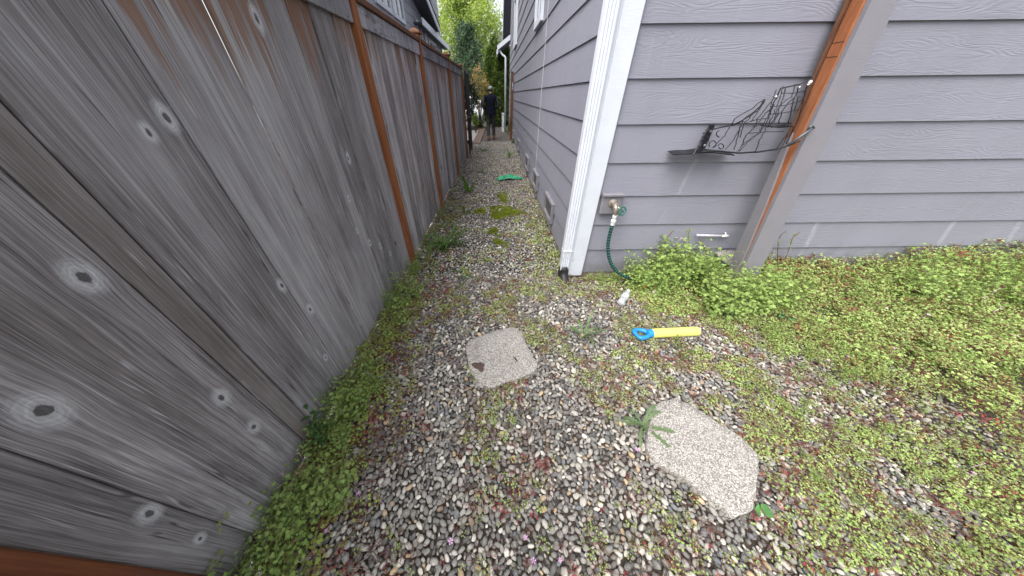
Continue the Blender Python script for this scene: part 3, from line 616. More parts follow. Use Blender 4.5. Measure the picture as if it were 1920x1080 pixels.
def slab_stone(name, poly, z1, label, n_sub=6, seed=0):
    poly = np.array(poly)[:, :2]; c = poly.mean(0); out = []
    n = len(poly)
    for i in range(n):
        p0, p1, p2, p3 = poly[i - 1], poly[i], poly[(i + 1) % n], poly[(i + 2) % n]
        for k in range(n_sub):
            u = k / n_sub; q = p1 * (1 - u) + p2 * u
            s = .5 * ((2 * p1) + (-p0 + p2) * u + (2 * p0 - 5 * p1 + 4 * p2 - p3) * u * u + (-p0 + 3 * p1 - 3 * p2 + p3) * u ** 3); out.append(.55 * q + .45 * s)
    out = np.array(out); rs = np.random.default_rng(seed); out += rs.normal(0, .0016, out.shape)
    rings = []; N = len(out)
    for (f, z) in ((1.0, -.05), (1.004, z1 - .012), (.995, z1 - .004), (.978, z1), (.75, z1 + .001), (.4, z1), (.1, z1 + .001)):
        q = c + (out - c) * f; rings.append([(a, b, z + (0 if z < 0 else float(rs.normal(0, .0006)))) for a, b in q])
    mb = MB(); V = [p for r in rings for p in r]; F = []
    for r in range(len(rings) - 1): F += [(r * N + i, r * N + (i + 1) % N, (r + 1) * N + (i + 1) % N, (r + 1) * N + i) for i in range(N)]
    F.append(tuple((len(rings) - 1) * N + i for i in range(N))); mb.add(V, F)
    o = mk(name, mb, M_STONE, loc=None, smooth=True); tag(o, label, 'stepping stone', 'stepping stones in the gravel'); return o
ST1 = [gr(a, b, .028) for a, b in ((873, 646), (890, 634), (938, 616), (966, 613), (978, 622), (988, 645), (1008, 681), (1000, 697), (960, 713), (918, 727), (893, 712), (880, 690))]
ST2 = [gr(a, b, .035) for a, b in ((1222, 770), (1238, 752), (1270, 747), (1302, 762), (1345, 790), (1390, 818), (1424, 856), (1421, 900), (1412, 955), (1376, 970), (1345, 944), (1290, 900), (1232, 866), (1212, 835))]
slab_stone('stepping_stone', ST1, .028, 'smaller squarish pale stepping stone with brown dried leaf on it', seed=1)
slab_stone('stepping_stone', ST2, .035, 'larger oblong pale stepping stone with dandelion over its corner', seed=2)
# pale slab propped behind the weeds at the wall
mb = MB(); P4 = [at(1341, 474, 1, 2.10), at(1352, 470, 1, 2.11), at(1372, 469, 1, 2.12), at(1388, 474, 1, 2.11), at(1390, 482, 1, 2.09), at(1368, 499, 1, 2.04), at(1352, 488, 1, 2.06)]
ccx = np.mean(P4, 0); bk = [p + np.array([.01, .03, -.03]) for p in P4]; n = len(P4)
lowr = [p + (ccx - p) * .03 + np.array([0, -.004, .004]) for p in P4]
mb.add([*lowr, *P4, *bk], [tuple(range(n))] + [(i, (i + 1) % n, n + (i + 1) % n, n + i) for i in range(n)] + [(n + i, n + (i + 1) % n, 2 * n + (i + 1) % n, 2 * n + i) for i in range(n)] + [tuple(range(2 * n, 3 * n))[::-1]])
tag(fixn(mk('stone_slab', mb, M_STONE)), 'pale pebbly stone slab propped against the wall beside the leaning post', 'stone')

# dried leaf and twig on the small stone
def bumpy_disc(cx, cy, rx, ry, rot, z, h, seed, name, mat, label, cat):
    rs = np.random.default_rng(seed); N = 22; V = [(cx, cy, z + h)]; F = []
    for j, f in enumerate((.4, .75, 1.0)):
        for i in range(N):
            a = 2 * math.pi * i / N; rr = f * (1 + .16 * math.sin(3 * a + seed) + .10 * rs.normal()); u, w = rx * rr * math.cos(a), ry * rr * math.sin(a)
            V.append((cx + u * math.cos(rot) - w * math.sin(rot), cy + u * math.sin(rot) + w * math.cos(rot), z + h * (1 - f * .8) + .0015 * rs.random()))
    F += [(0, 1 + i, 1 + (i + 1) % N) for i in range(N)]
    for j in range(2): F += [(1 + j * N + i, 1 + (j + 1) * N + i, 1 + (j + 1) * N + (i + 1) % N, 1 + j * N + (i + 1) % N) for i in range(N)]
    b = len(V); V += [(V[1 + 2 * N + i][0], V[1 + 2 * N + i][1], z - .001) for i in range(N)]; F += [(1 + 2 * N + i, b + i, b + (i + 1) % N, 1 + 2 * N + (i + 1) % N) for i in range(N)]
    mb = MB(); mb.add(V, F); return tag(mk(name, mb, mat, smooth=True), label, cat)
q = gr(898, 687, .03); bumpy_disc(q[0], q[1], .044, .030, -.5, .0295, .006, 4, 'dried_leaf', simple('dried_leaf_brown', (.09, .055, .042), .8, 0, .4, 200, .4), 'crumpled dark brown dried leaf lying on the smaller stepping stone', 'leaf')
a, b = gr(963, 669, .034), gr(970, 677, .034); mb = MB(); mb.tube([a, (a + b) / 2 + (0, 0, .003), b], [.003, .0065, .003], 6); tag(mk('twig', mb, simple('twig_dark', (.05, .045, .04), .8), smooth=True), 'tiny dark twig piece on the smaller stepping stone', 'twig')

# ------------------------------------------------------------------ toy water pump
pa, pb = gr(1222, 625, .04), gr(1309, 621, .04); ax = (pb - pa); Lp = float(np.linalg.norm(ax)); ang = math.atan2(ax[1], ax[0])
pump = thing('toy_water_pump', (float(pa[0]), float(pa[1]), 0.0), 'yellow foam toy water pump with blue handle lying on the weeds', 'toy')
Mp = Matrix.Translation((float(pa[0]), float(pa[1]), .040)) @ Matrix.Rotation(ang, 4, 'Z') @ Matrix.Rotation(math.pi / 2, 4, 'Y')
M_YEL = simple('yellow_foam', (.72, .69, .19), .85, 0, .22, 35, .2, .2); M_BLU = simple('blue_plastic', (.02, .26, .62), .4)
mb = MB(); mb.lathe([(.020, -.002), (.033, 0), (.0355, .006), (.036, .02), (.036, Lp - .02), (.034, Lp - .007), (.029, Lp), (.010, Lp + .002)], 20, Mp); autosmooth(mk('barrel', mb, M_YEL, pump), 50)
def pl(u, v, w=0): return np.array(Mp @ Vector((w, v, u)))
mb = MB(); mb.lathe([(.022, -.040), (.030, -.036), (.033, -.012), (.033, .0), (.02, .004)], 18, Mp); autosmooth(mk('collar', mb, M_BLU, pump), 50)
hp = catmull([pl(-.030, .014), pl(-.055, .034), pl(-.095, .042), pl(-.122, .030), pl(-.126, .0), pl(-.115, -.034), pl(-.085, -.040), pl(-.052, -.032), pl(-.030, -.014)], 5)
mb = MB(); mb.tube(hp, [.0165 + .002 * math.sin(i * .5) for i in range(len(hp))], 10); mk('handle', mb, M_BLU, pump, True)

# ------------------------------------------------------------------ plastic bottle
ba, bb = gr(1163, 570, .035), gr(1181, 541, .045); bx = bb - ba; Lb = .235; bd = bx / np.linalg.norm(bx)
bot = thing('plastic_bottle', (float(ba[0]), float(ba[1]), 0), 'crumpled clear plastic bottle lying in weeds below the tap', 'bottle')
Mb = Matrix.Translation(ba) @ Vector(bd).to_track_quat('Z', 'Y').to_matrix().to_4x4()
t = NT('clear_plastic'); P, x, y, z = t.obj(); t.set((.86, .89, .92), .12, 0, .6); t.put(t.p.inputs['Transmission Weight'], .5); t.put(t.p.inputs['IOR'], 1.25); t.bump(t.noise(P, 45, 4), .5, .01); M_PET = t.mat
prof = [(.012, 0), (.027, .003), (.031, .012), (.030, .04), (.0315, .048), (.0295, .056), (.0315, .064), (.0295, .072), (.0315, .080), (.029, .088), (.031, .11), (.030, .15), (.026, .175), (.016, .200), (.013, .206), (.013, .214)]
mb = MB(); mb.lathe(prof, 18, Matrix.Identity(4)); rs = np.random.default_rng(8); ph = rs.random(6) * 6
mb.v = [tuple(Mb @ Vector((p[0] * (1 + .16 * math.sin(p[2] * 60 + ph[0]) * math.cos(2 * math.atan2(p[1], p[0]) + p[2] * 20)), p[1] * (.82 + .14 * math.sin(p[2] * 45 + ph[1])), p[2]))) for p in mb.v]
mk('bottle_body', mb, M_PET, bot, True)
mb = MB(); mb.lathe([(.0155, .205), (.016, .207), (.016, .226), (.0145, .229)], 14, Mb); autosmooth(mk('cap', mb, M_WPL, bot))
mb = MB(); mb.lathe([(.0318, .10), (.0325, .102), (.0318, .135), (.031, .137)], 16, Mb); autosmooth(mk('label_band', mb, simple('faded_label', (.62, .64, .68), .5, 0, .35, 80), bot))

# ------------------------------------------------------------------ green plastic bag on the path
t = NT('green_bag_plastic'); t.set((.02, .27, .13), .4, 0, .5); M_BAG = t.mat
def crumple(name, cx, cy, rx, ry, h, rot, seed, mat, n=26):
    V = []; F = []
    for j in range(n):
        for i in range(n):
            u, w = i / (n - 1) * 2 - 1, j / (n - 1) * 2 - 1
            e = 1 + .35 * (vnoise(u * 1.7 + seed, w * 1.7, 1, 2) - .5) * 2
            X, Y = u * rx * e, w * ry * (e * .7 + .3 + .25 * u)
            z = .012 + h * max(0, 1 - (u * u + w * w) * .55) * (.3 + abs(math.sin(5 * vnoise(u + seed, w, 2.2, 1) * 3)) * .8) + .02 * vnoise(u, w, 5, seed)
            V.append((cx + X * math.cos(rot) - Y * math.sin(rot), cy + X * math.sin(rot) + Y * math.cos(rot), z))
    F = [(j * n + i, j * n + i + 1, (j + 1) * n + i + 1, (j + 1) * n + i) for j in range(n - 1) for i in range(n - 1)]
    mb = MB(); mb.add(V, F); o = mk(name, mb, mat, smooth=False)
    s = o.modifiers.new('thick', 'SOLIDIFY'); s.thickness = .002; return o
tag(crumple('plastic_bag', .27, 5.93, .27, .15, .06, .32, 3, M_BAG), 'crumpled bright green plastic bag lying on the gravel path', 'bag')
q = gr(1207, 537, .07); mb = MB(); mb.lathe([(.004, -.013), (.012, -.008), (.014, .002), (.009, .010), (.002, .012)], 10, Matrix.Translation(q)); tag(mk('orange_scrap', mb, simple('bright_orange', (.85, .30, .02), .5), smooth=True), 'small bright orange scrap among weeds under the hose', 'litter')
# ------------------------------------------------------------------ scatter helper (geometry-node instances for uncountable stuff)
def proto_collection(name, meshes):
    c = bpy.data.collections.new(name)
    for i, me in enumerate(meshes):
        o = bpy.data.objects.new('%s_%02d' % (name, i), me); c.objects.link(o)
    return c
def scatter(name, coll, pos, rot, scl, idx, col):
    n = len(pos); me = bpy.data.meshes.new(name); me.vertices.add(n); me.vertices.foreach_set('co', np.asarray(pos, np.float32).ravel())
    for nm, ty, arr in (('irot', 'FLOAT_VECTOR', rot), ('iscl', 'FLOAT_VECTOR', scl), ('icol', 'FLOAT_VECTOR', col)):
        a = me.attributes.new(nm, ty, 'POINT'); a.data.foreach_set('vector', np.asarray(arr, np.float32).ravel())
    a = me.attributes.new('iidx', 'INT', 'POINT'); a.data.foreach_set('value', np.asarray(idx, np.int32))
    o = bpy.data.objects.new(name, me); COL.objects.link(o)
    g = bpy.data.node_groups.new(name + '_nodes', 'GeometryNodeTree')
    g.interface.new_socket('Geometry', in_out='INPUT', socket_type='NodeSocketGeometry'); g.interface.new_socket('Geometry', in_out='OUTPUT', socket_type='NodeSocketGeometry')
    N = g.nodes; gi = N.new('NodeGroupInput'); go = N.new('NodeGroupOutput'); ip = N.new('GeometryNodeInstanceOnPoints'); ci = N.new('GeometryNodeCollectionInfo')
    ci.inputs['Collection'].default_value = coll; ci.inputs['Separate Children'].default_value = True; ci.inputs['Reset Children'].default_value = True
    def na(nm, ty):
        x = N.new('GeometryNodeInputNamedAttribute'); x.data_type = ty; x.inputs['Name'].default_value = nm; return x.outputs['Attribute']
    er = N.new('FunctionNodeEulerToRotation'); g.links.new(na('irot', 'FLOAT_VECTOR'), er.inputs[0])
    ip.inputs['Pick Instance'].default_value = True
    g.links.new(gi.outputs[0], ip.inputs['Points']); g.links.new(ci.outputs[0], ip.inputs['Instance']); g.links.new(na('iidx', 'INT'), ip.inputs['Instance Index'])
    g.links.new(er.outputs[0], ip.inputs['Rotation']); g.links.new(na('iscl', 'FLOAT_VECTOR'), ip.inputs['Scale']); g.links.new(ip.outputs[0], go.inputs[0])
    md = o.modifiers.new('scatter', 'NODES'); md.node_group = g
    return o
def icolor(t, obj=False):
    if obj:
        return t.n('ShaderNodeObjectInfo').outputs['Color']
    a = t.n('ShaderNodeAttribute', attribute_type='INSTANCER', attribute_name='icol'); return a.outputs['Color']

# ------------------------------------------------------------------ gravel
def pebble_mat(name, obj):
    t = NT(name); P, x, y, z = t.obj(); c = icolor(t, obj); r = t.rnd()
    off = t.n('ShaderNodeVectorMath', operation='ADD'); t.put(off.inputs[0], P); t.t.links.new(t.vec(t.m('MULTIPLY', r, 90), t.m('MULTIPLY', r, 31), 0), off.inputs[1])
    n = t.noise(off.outputs[0], 1.7, 5, .65); n2 = t.noise(off.outputs[0], 7, 3)
    k = t.m('MULTIPLY_ADD', n, .9, t.m('MULTIPLY_ADD', n2, .5, .32))
    cc = t.mix(1.0, c, k, 'MULTIPLY')
    cc = t.mix(t.m('MULTIPLY', t.ss(.62, .70, n), .35), cc, (.55, .54, .52))
    cc = t.mix(t.m('MULTIPLY', t.ss(.62, .72, n2), .35), cc, (.05, .05, .055))
    t.set(cc, .78, 0, .25); t.bump(n2, .25, .02); return t.mat
M_PEB = pebble_mat('pebble_stone', False); M_PEBO = pebble_mat('pebble_stone_single', True)
def pebble_mesh(seed, mat, sub=2):
    rs = np.random.default_rng(seed); bm = bmesh.new(); bmesh.ops.create_icosphere(bm, subdivisions=sub, radius=1)
    a, b, c = rs.uniform(.92, 1.05), rs.uniform(.58, .85), rs.uniform(.42, .62); ph = rs.random(8) * 6; e = rs.uniform(2.0, 2.9)
    for v in bm.verts:
        p = np.array(v.co); p = np.sign(p) * np.abs(p) ** (2 / e); w = 1 + .07 * math.sin(2 * p[0] + ph[0]) * math.cos(2.3 * p[1] + ph[1]) + .05 * math.sin(3.1 * p[1] + 2 * p[2] + ph[2]) + .10 * p[0] * math.cos(ph[3])
        v.co = Vector((p[0] * a * w, p[1] * b * w * (1 + .18 * p[0] * math.sin(ph[4])), p[2] * c * w))
    me = bpy.data.meshes.new('pebble'); bm.to_mesh(me); bm.free(); me.polygons.foreach_set('use_smooth', [True] * len(me.polygons)); me.materials.append(mat); return me
PB = [pebble_mesh(s, M_PEB, 2) for s in range(12)]; PBO = [pebble_mesh(s, M_PEBO, 1) for s in range(12)]
for me in PBO:
    pass
def in_poly(px_, py_, poly):
    c = False; n = len(poly)
    for i in range(n):
        x1, y1 = poly[i][0], poly[i][1]; x2, y2 = poly[(i + 1) % n][0], poly[(i + 1) % n][1]
        if (y1 > py_) != (y2 > py_) and px_ < (x2 - x1) * (py_ - y1) / (y2 - y1) + x1: c = not c
    return c
def dart(regions, phases, keep):
    cell = .03; H = {}; out = []
    for (r, k) in phases:
        for (x0, x1, y0, y1) in regions:
            n = int(k * (x1 - x0) * (y1 - y0)); X = rng.uniform(x0, x1, n); Y = rng.uniform(y0, y1, n); R = r * rng.uniform(.88, 1.15, n) * (.92 - .16 * sstep(.9, 1.8, X))
            K = keep(X, Y) > rng.random(n)
            for x, y, q in zip(X[K].tolist(), Y[K].tolist(), R[K].tolist()):
                ci, cj = int(x // cell), int(y // cell); ok = True
                for i in (ci - 1, ci, ci + 1):
                    for j in (cj - 1, cj, cj + 1):
                        for (a, b, c) in H.get((i, j), ()):
                            d = (c + q) * .76
                            if (a - x) ** 2 + (b - y) ** 2 < d * d: ok = False; break
                        if not ok: break
                    if not ok: break
                if ok: H.setdefault((ci, cj), []).append((x, y, q)); out.append((x, y, q))
    return np.array(out)
def keep1(X, Y):
    k = np.where(X > 1.9, 1 - .75 * sstep(1.9, 2.5, X), 1.0); k = np.where((X > .74) & (Y > 2.12), 0, k); k = np.where((Y > 1.75) & (X > 1.1), .35, k); k = np.where(X < fence_x(Y) - .03, 0, k); return k
near = dart([(-1.02, 2.75, -.12, 2.2)], [(.0195, 260), (.0165, 800), (.0138, 2000), (.0115, 3400), (.0092, 4600), (.007, 4600)], keep1)
mid_ = dart([(-1.0, .76, 2.2, 5.4)], [(.0175, 250), (.0150, 700), (.0125, 1500), (.0100, 1900)], keep1)
farp = dart([(-.95, .76, 5.4, 11.5)], [(.0175, 200), (.0150, 600), (.0125, 1200), (.0105, 900)], keep1)
stones = [np.array(ST1)[:, :2], np.array(ST2)[:, :2]]
def off_stones(A):
    ok = []
    for x, y, r in A.tolist():
        b = False
        for S in stones:
            if abs(x - S[:, 0].mean()) < .4 and abs(y - S[:, 1].mean()) < .4 and in_poly(x, y, S): b = True
        ok.append(not b)
    return A[np.array(ok)]
near = off_stones(near)
def peb_cols(n):
    pal = np.array([(.125, .122, .120), (.190, .186, .178), (.260, .252, .238), (.34, .328, .305), (.43, .41, .378), (.54, .518, .475), (.44, .34, .23), (.165, .172, .188), (.31, .24, .19), (.62, .60, .55)])
    i = rng.choice(len(pal), n, p=[.12, .19, .24, .17, .11, .05, .03, .05, .02, .02]); return pal[i] * rng.uniform(.86, 1.34, (n, 1)) * np.array([1.02, 1.0, .96])
allp = np.concatenate([near, mid_, farp]); n = len(allp)
pos = np.column_stack([allp[:, 0], allp[:, 1], rng.uniform(-.006, .004, n) + .25 * allp[:, 2] + .012 * (vnoise(allp[:, 0], allp[:, 1], 2.0) - .5)])
rot = np.column_stack([rng.normal(0, .28, n), rng.normal(0, .28, n), rng.uniform(0, 6.28, n)]); scl = np.repeat(allp[:, 2:3], 3, 1) * np.column_stack([rng.uniform(1.0, 1.25, n), rng.uniform(.9, 1.1, n), rng.uniform(.85, 1.1, n)])
idx = rng.integers(0, 12, n); colr = peb_cols(n) * np.where(allp[:, 1] > 3.5, .82, 1.0)[:, None]  # pebbles farther up the alley are coloured darker to stand in for shade
# under layer that fills the gaps
nu = 9000; ux = rng.uniform(-1.0, 2.4, nu); uy = rng.uniform(-.1, 2.15, nu); k = keep1(ux, uy) > rng.random(nu); ux, uy = ux[k], uy[k]; nu = len(ux)
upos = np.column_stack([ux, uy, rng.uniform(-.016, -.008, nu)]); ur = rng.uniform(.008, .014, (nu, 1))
# the 300 pebbles that show largest become single parts
q = pos - CAMP; w = q @ _F0; sx = PPX + FOC * (q @ _Rr) / w; sy = PPY - FOC * (q @ _Ur) / w
score = np.where((w > .1) & (sx > 470) & (sx < 1900) & (sy > 500) & (sy < 1075) & (pos[:, 0] < 1.25) & (pos[:, 0] > -.75), allp[:, 2] / w, 0)
big = np.argsort(-score)[:300]; msk = np.ones(n, bool); msk[big] = False
for i in big:
    o = bpy.data.objects.new('pebble', PBO[idx[i]]); COL.objects.link(o); o.parent = ground; o.location = pos[i]; o.rotation_euler = rot[i]; o.scale = scl[i]; o.color = (*colr[i], 1)
CP = proto_collection('pebble_shapes', PB)
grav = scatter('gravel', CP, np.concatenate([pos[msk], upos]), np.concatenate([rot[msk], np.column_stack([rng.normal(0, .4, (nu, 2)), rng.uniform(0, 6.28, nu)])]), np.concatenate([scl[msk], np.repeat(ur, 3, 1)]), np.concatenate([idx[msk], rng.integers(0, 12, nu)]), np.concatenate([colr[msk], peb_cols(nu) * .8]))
grav.parent = ground; tag(grav, None, None, None, 'stuff')

# ------------------------------------------------------------------ creeping herbs
def leaf_mat(name, color, obj=False, trans=.35, rough=.5):
    t = NT(name); P, x, y, z = t.obj()
    c = color if color is not None else icolor(t, obj)
    r = t.rnd(); n = t.noise(P, 35, 2); k = t.m('MULTIPLY_ADD', n, .5, t.m('MULTIPLY_ADD', r, .3, .6))
    cc = t.mix(1.0, c, k, 'MULTIPLY')
    t.set(cc, rough, 0, .35)
    tr = t.n('ShaderNodeBsdfTranslucent'); t.put(tr.inputs[0], t.mix(1.0, cc, (1.25, 1.2, .55), 'MULTIPLY')); mx = t.n('ShaderNodeMixShader'); mx.inputs[0].default_value = trans
    t.t.links.new(t.p.outputs[0], mx.inputs[1]); t.t.links.new(tr.outputs[0], mx.inputs[2]); t.t.links.new(mx.outputs[0], t.out.inputs[0]); return t.mat
M_HERB = leaf_mat('herb_leaf', None); M_STEM = simple('herb_stem', (.17, .055, .045), .6); M_GSTEM = simple('green_stem', (.16, .20, .06), .6)
LOBES = [(0, 1.0), (.62, .86), (-.62, .86), (1.35, .62), (-1.35, .62)]
def herb_leaf(mb, base, up, yaw, size, rs, mi=0, lobes=LOBES):
    """dissected palmate leaf of toothed lobes; base point, tilt vector"""
    n = np.array(up, float); n /= np.linalg.norm(n); e1 = np.array([math.cos(yaw), math.sin(yaw), 0.]); e1 -= n * (e1 @ n); e1 /= np.linalg.norm(e1); e2 = np.cross(n, e1)
    for (a, l) in lobes:
        d = e1 * math.cos(a) + e2 * math.sin(a); s = -e1 * math.sin(a) + e2 * math.cos(a); L = size * l * rs.uniform(.85, 1.1); w = L * .27
        pr = [(.02, 0, 0), (.34, .42, 0), (.46, .95, .02), (.60, .48, .0), (.78, .75, -.03), (.86, .30, -.05), (1.0, 0, -.10), (.86, -.30, -.05), (.78, -.75, -.03), (.60, -.48, 0), (.46, -.95, .02), (.34, -.42, 0)]
        V = [base + d * (u * L) + s * (v * w) + n * (h * L + .05 * L * abs(v)) for u, v, h in pr]
        mb.add(V + [base + d * .55 * L], [(12, i, (i + 1) % 12) for i in range(12)], mi)
def sprig(seed, nl, spread, hgt, size):
    rs = np.random.default_rng(seed); mb = MB()
    for i in range(nl):
        a = 2.4 * i + rs.uniform(-.5, .5); rr = spread * math.sqrt((i + .4) / nl) * rs.uniform(.8, 1.15); h = hgt * rs.uniform(.45, 1.1) * (1 - .35 * (rr / spread) ** 2)
        b = np.array([rr * math.cos(a), rr * math.sin(a), h]); up = np.array([.45 * math.cos(a) * rs.uniform(0, 1.2), .45 * math.sin(a) * rs.uniform(0, 1.2), 1])
        herb_leaf(mb, b, up, a + rs.uniform(-.5, .5), size * rs.uniform(.75, 1.15), rs, 0, LOBES if rs.random() < .6 else LOBES[:3])
        mb.tube([(0, 0, -.004), b * .5 + np.array([0, 0, .25 * h]), b], .0009, 3, False, 1)
    me = bpy.data.meshes.new('herb_sprig'); me.from_pydata(mb.v, [], mb.f); me.materials.append(M_HERB); me.materials.append(M_STEM); me.polygons.foreach_set('material_index', mb.mi); me.update(); return me
SPR = [sprig(s, nl, sp, h, sz) for s, (nl, sp, h, sz) in enumerate([(9, .040, .022, .0150), (8, .036, .028, .0160), (11, .046, .018, .0130), (7, .030, .034, .0165), (12, .042, .024, .0115), (6, .034, .014, .0170)])]
def tall_sprig(seed, ns, H, spread, size):
    rs = np.random.default_rng(seed); mb = MB()
    for i in range(ns):
        a = 2.4 * i + rs.uniform(-.6, .6); r1 = spread * rs.uniform(.4, 1.0); h = H * rs.uniform(.6, 1.05); d = np.array([math.cos(a), math.sin(a), 0])
        S = [np.array([0, 0, -.01]), d * r1 * .35 + np.array([0, 0, h * .55]), d * r1 + np.array([0, 0, h])]; mb.tube(S, [.0018, .0014, .0008], 3, False, 1)
        for k in range(10):
            u = .2 + .82 * k / 9; p = S[0] * (1 - u) ** 2 + 2 * S[1] * u * (1 - u) + S[2] * u * u; b = 2.3 * k + rs.uniform(0, 1); q = p + np.array([math.cos(b), math.sin(b), .35]) * size * rs.uniform(1.0, 2.2) * (1.2 - .5 * u)
            mb.tube([p, q], .0007, 3, False, 1); herb_leaf(mb, q, (.5 * math.cos(b) + rs.normal(0, .2), .5 * math.sin(b) + rs.normal(0, .2), 1), b, size * rs.uniform(.75, 1.15) * (1.1 - .3 * u), rs)
    me = bpy.data.meshes.new('herb_sprig'); me.from_pydata(mb.v, [], mb.f); me.materials.append(M_HERB); me.materials.append(M_GSTEM); me.polygons.foreach_set('material_index', mb.mi); me.update(); return me
SPR += [tall_sprig(200 + s, ns, .25, sp, sz) for s, (ns, sp, sz) in enumerate([(7, .11, .0175), (8, .14, .0160), (6, .10, .0190)])]
CS = proto_collection('herb_shapes', SPR)
def veg(X, Y):
    """plant cover 0..1 over the ground, measured from the photograph"""
    cl = vnoise(X, Y, 3.1) * .55 + vnoise(X, Y, 8.5, 2) * .45
    ed = np.interp(Y, [0, .4, .9, 1.3, 1.6, 1.9, 2.2], [1.40, 1.50, 1.50, 1.38, 1.18, .80, .78])
    dn = sstep(0, 1, (X - ed) / np.interp(Y, [0, 1.0, 1.5, 2.0], [.6, .50, .42, .25]))
    cap_ = np.interp(Y + .25 * (X - 2.4), [.2, .8, 1.15, 1.5], [.85, .90, 1.0, 1.0])
    right = np.where(Y < 2.17, dn * np.clip(cap_ * (.35 + 1.3 * sstep(.30, .62, cl)), 0, 1), 0)
    tr = np.where(Y < 2.17, sstep(1.0, 1.45, X) * .88 * sstep(.36, .62, cl), 0)
    wl = np.interp(Y, [0, .6, 1.2, 1.9, 2.6, 3.4, 4.4, 6], [.40, .30, .40, .36, .38, .36, .26, .10])
    f = X - fence_x(Y); left = 1 - sstep(.55, 1.45, f / wl + (cl - .5) * 1.2)
    left = left * np.interp(Y, [0, 2.2, 4.5, 6, 9], [1, .85, .7, .3, .12])
    side = np.where((Y > 1.95) & (X < .76), sstep(.62, .15, (.74 - X) + (cl - .5) * .35) * np.interp(Y, [1.9, 2.2, 3.2, 4.2, 5.5, 8], [.3, .95, .8, .5, .38, .15]), 0)
    base = np.interp(Y, [0, 1.0, 1.6, 2.2, 4.0, 6], [.26, .40, .52, .38, .30, .08]) * sstep(.40, .66, cl) * 1.6
    base = base + .28 * np.exp(-(((X - .35) / .35) ** 2 + ((Y - 1.72) / .28) ** 2)) * sstep(.42, .6, cl)
    patch = .9 * np.exp(-(((X - 1.22) / .16) ** 2 + ((Y - .17) / .10) ** 2))
    return np.clip(np.maximum.reduce([right, left, side, base, patch, tr]), 0, 1)
def hill(X, Y):
    h = .012 + .05 * sstep(1.6, 2.6, X) * np.where(Y < 2.17, 1, 0)
    h = h + np.where(Y < 2.17, .10 * sstep(1.35, 2.05, Y) * sstep(1.6, 2.6, X) + .16 * sstep(3.3, 5.2, X) * sstep(.8, 1.9, Y), 0)
    h = h + .16 * np.exp(-(((X - 1.72) / .20) ** 2 + ((Y - 2.0) / .16) ** 2)) + .06 * np.exp(-(((X - 1.35) / .2) ** 2 + ((Y - 2.0) / .13) ** 2)) + .12 * np.exp(-(((X - 2.24) / .20) ** 2 + ((Y - 1.72) / .13) ** 2))
    h = h + np.where(Y < 2.17, .075 * sstep(1.7, 2.4, X) * np.clip(vnoise(X, Y, 3.0, 6) * .6 + vnoise(X, Y, 7.5, 8) * .4 - .35, 0, 1) * 2.2, 0)
    h = h + .075 * sstep(.34, .0, X - fence_x(Y)) * sstep(2.6, .6, Y)
    return h
def in_stone(X, Y):
    r = np.zeros(len(X), bool)
    for S in stones:
        c = S.mean(0); near_ = (np.abs(X - c[0]) < .4) & (np.abs(Y - c[1]) < .4)
        for i in np.where(near_)[0]:
            sc = c + (S - c) * .93
            if in_poly(X[i], Y[i], sc): r[i] = True
    return r
VP = []; 
for (x0, x1, y0, y1, dens, sz) in ((-1.0, -.45, -.05, 2.15, 520, .95), (-.45, 1.2, -.05, 2.15, 1700, .62), (1.2, 2.6, -.05, 2.17, 2300, .62), (2.6, 5.9, .15, 2.17, 1300, .85), (-.98, .76, 2.15, 4.6, 520, 1.0), (-.95, .76, 4.6, 9.0, 230, 1.3)):
    n = int(dens * (x1 - x0) * (y1 - y0)); X = rng.uniform(x0, x1, n); Y = rng.uniform(y0, y1, n)
    d = veg(X, Y); k = (rng.random(n) < d) & ~in_stone(X, Y) & ~((X > .63) & (X < .74) & (Y > 2.1) & (Y < 2.2)); X, Y, d = X[k], Y[k], d[k]
    h = hill(X, Y); VP.append(np.column_stack([X, Y, h * np.sqrt(rng.random(len(X))), d, np.full(len(X), sz)]))
VP = np.concatenate(VP)
# extra height layers where the plants stand tall
hx = []
for (x0, x1, y0, y1, m_) in ((1.3, 2.35, 1.55, 2.13, 1000), (2.3, 5.8, 1.0, 2.15, 3600), (1.45, 2.05, 1.82, 2.12, 500), (1.98, 2.52, 1.55, 1.80, 400), (-.98, -.7, .05, 2.0, 300)):
    X = rng.uniform(x0, x1, m_); Y = rng.uniform(y0, y1, m_); h = hill(X, Y); k = (rng.random(m_) < veg(X, Y)); X, Y, h = X[k], Y[k], h[k]; hx.append(np.column_stack([X, Y, h * rng.uniform(.25, 1.1, len(X)), np.ones(len(X)), np.full(len(X), 1.0)]))
VP = np.concatenate([VP] + hx); n = len(VP)
dn = VP[:, 3]
red = rng.random(n) < np.clip(.50 - .60 * dn + .25 * (vnoise(VP[:, 0], VP[:, 1], 5, 4) > .62), .02, .6)
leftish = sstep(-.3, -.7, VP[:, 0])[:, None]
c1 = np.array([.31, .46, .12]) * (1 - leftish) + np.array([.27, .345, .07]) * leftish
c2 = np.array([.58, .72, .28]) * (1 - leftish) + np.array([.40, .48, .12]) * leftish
u = rng.random((n, 1)) * .6 + .4 * vnoise(VP[:, 0], VP[:, 1], 4, 7)[:, None]; gcol = c1 * (1 - u) + c2 * u
gcol = gcol * (1 - .45 * (rng.random((n, 1)) < .16)); gcol = np.where(rng.random((n, 1)) < .06, np.array([.30, .24, .10]), gcol); rc = np.array([[.36, .05, .055], [.22, .07, .055], [.38, .19, .08], [.50, .07, .09]])[rng.integers(0, 4, n)]
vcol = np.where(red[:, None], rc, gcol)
vscl = VP[:, 4] * rng.uniform(.55, 1.2, n) * np.where(red, .8, 1.0) * (.72 + .35 * dn)
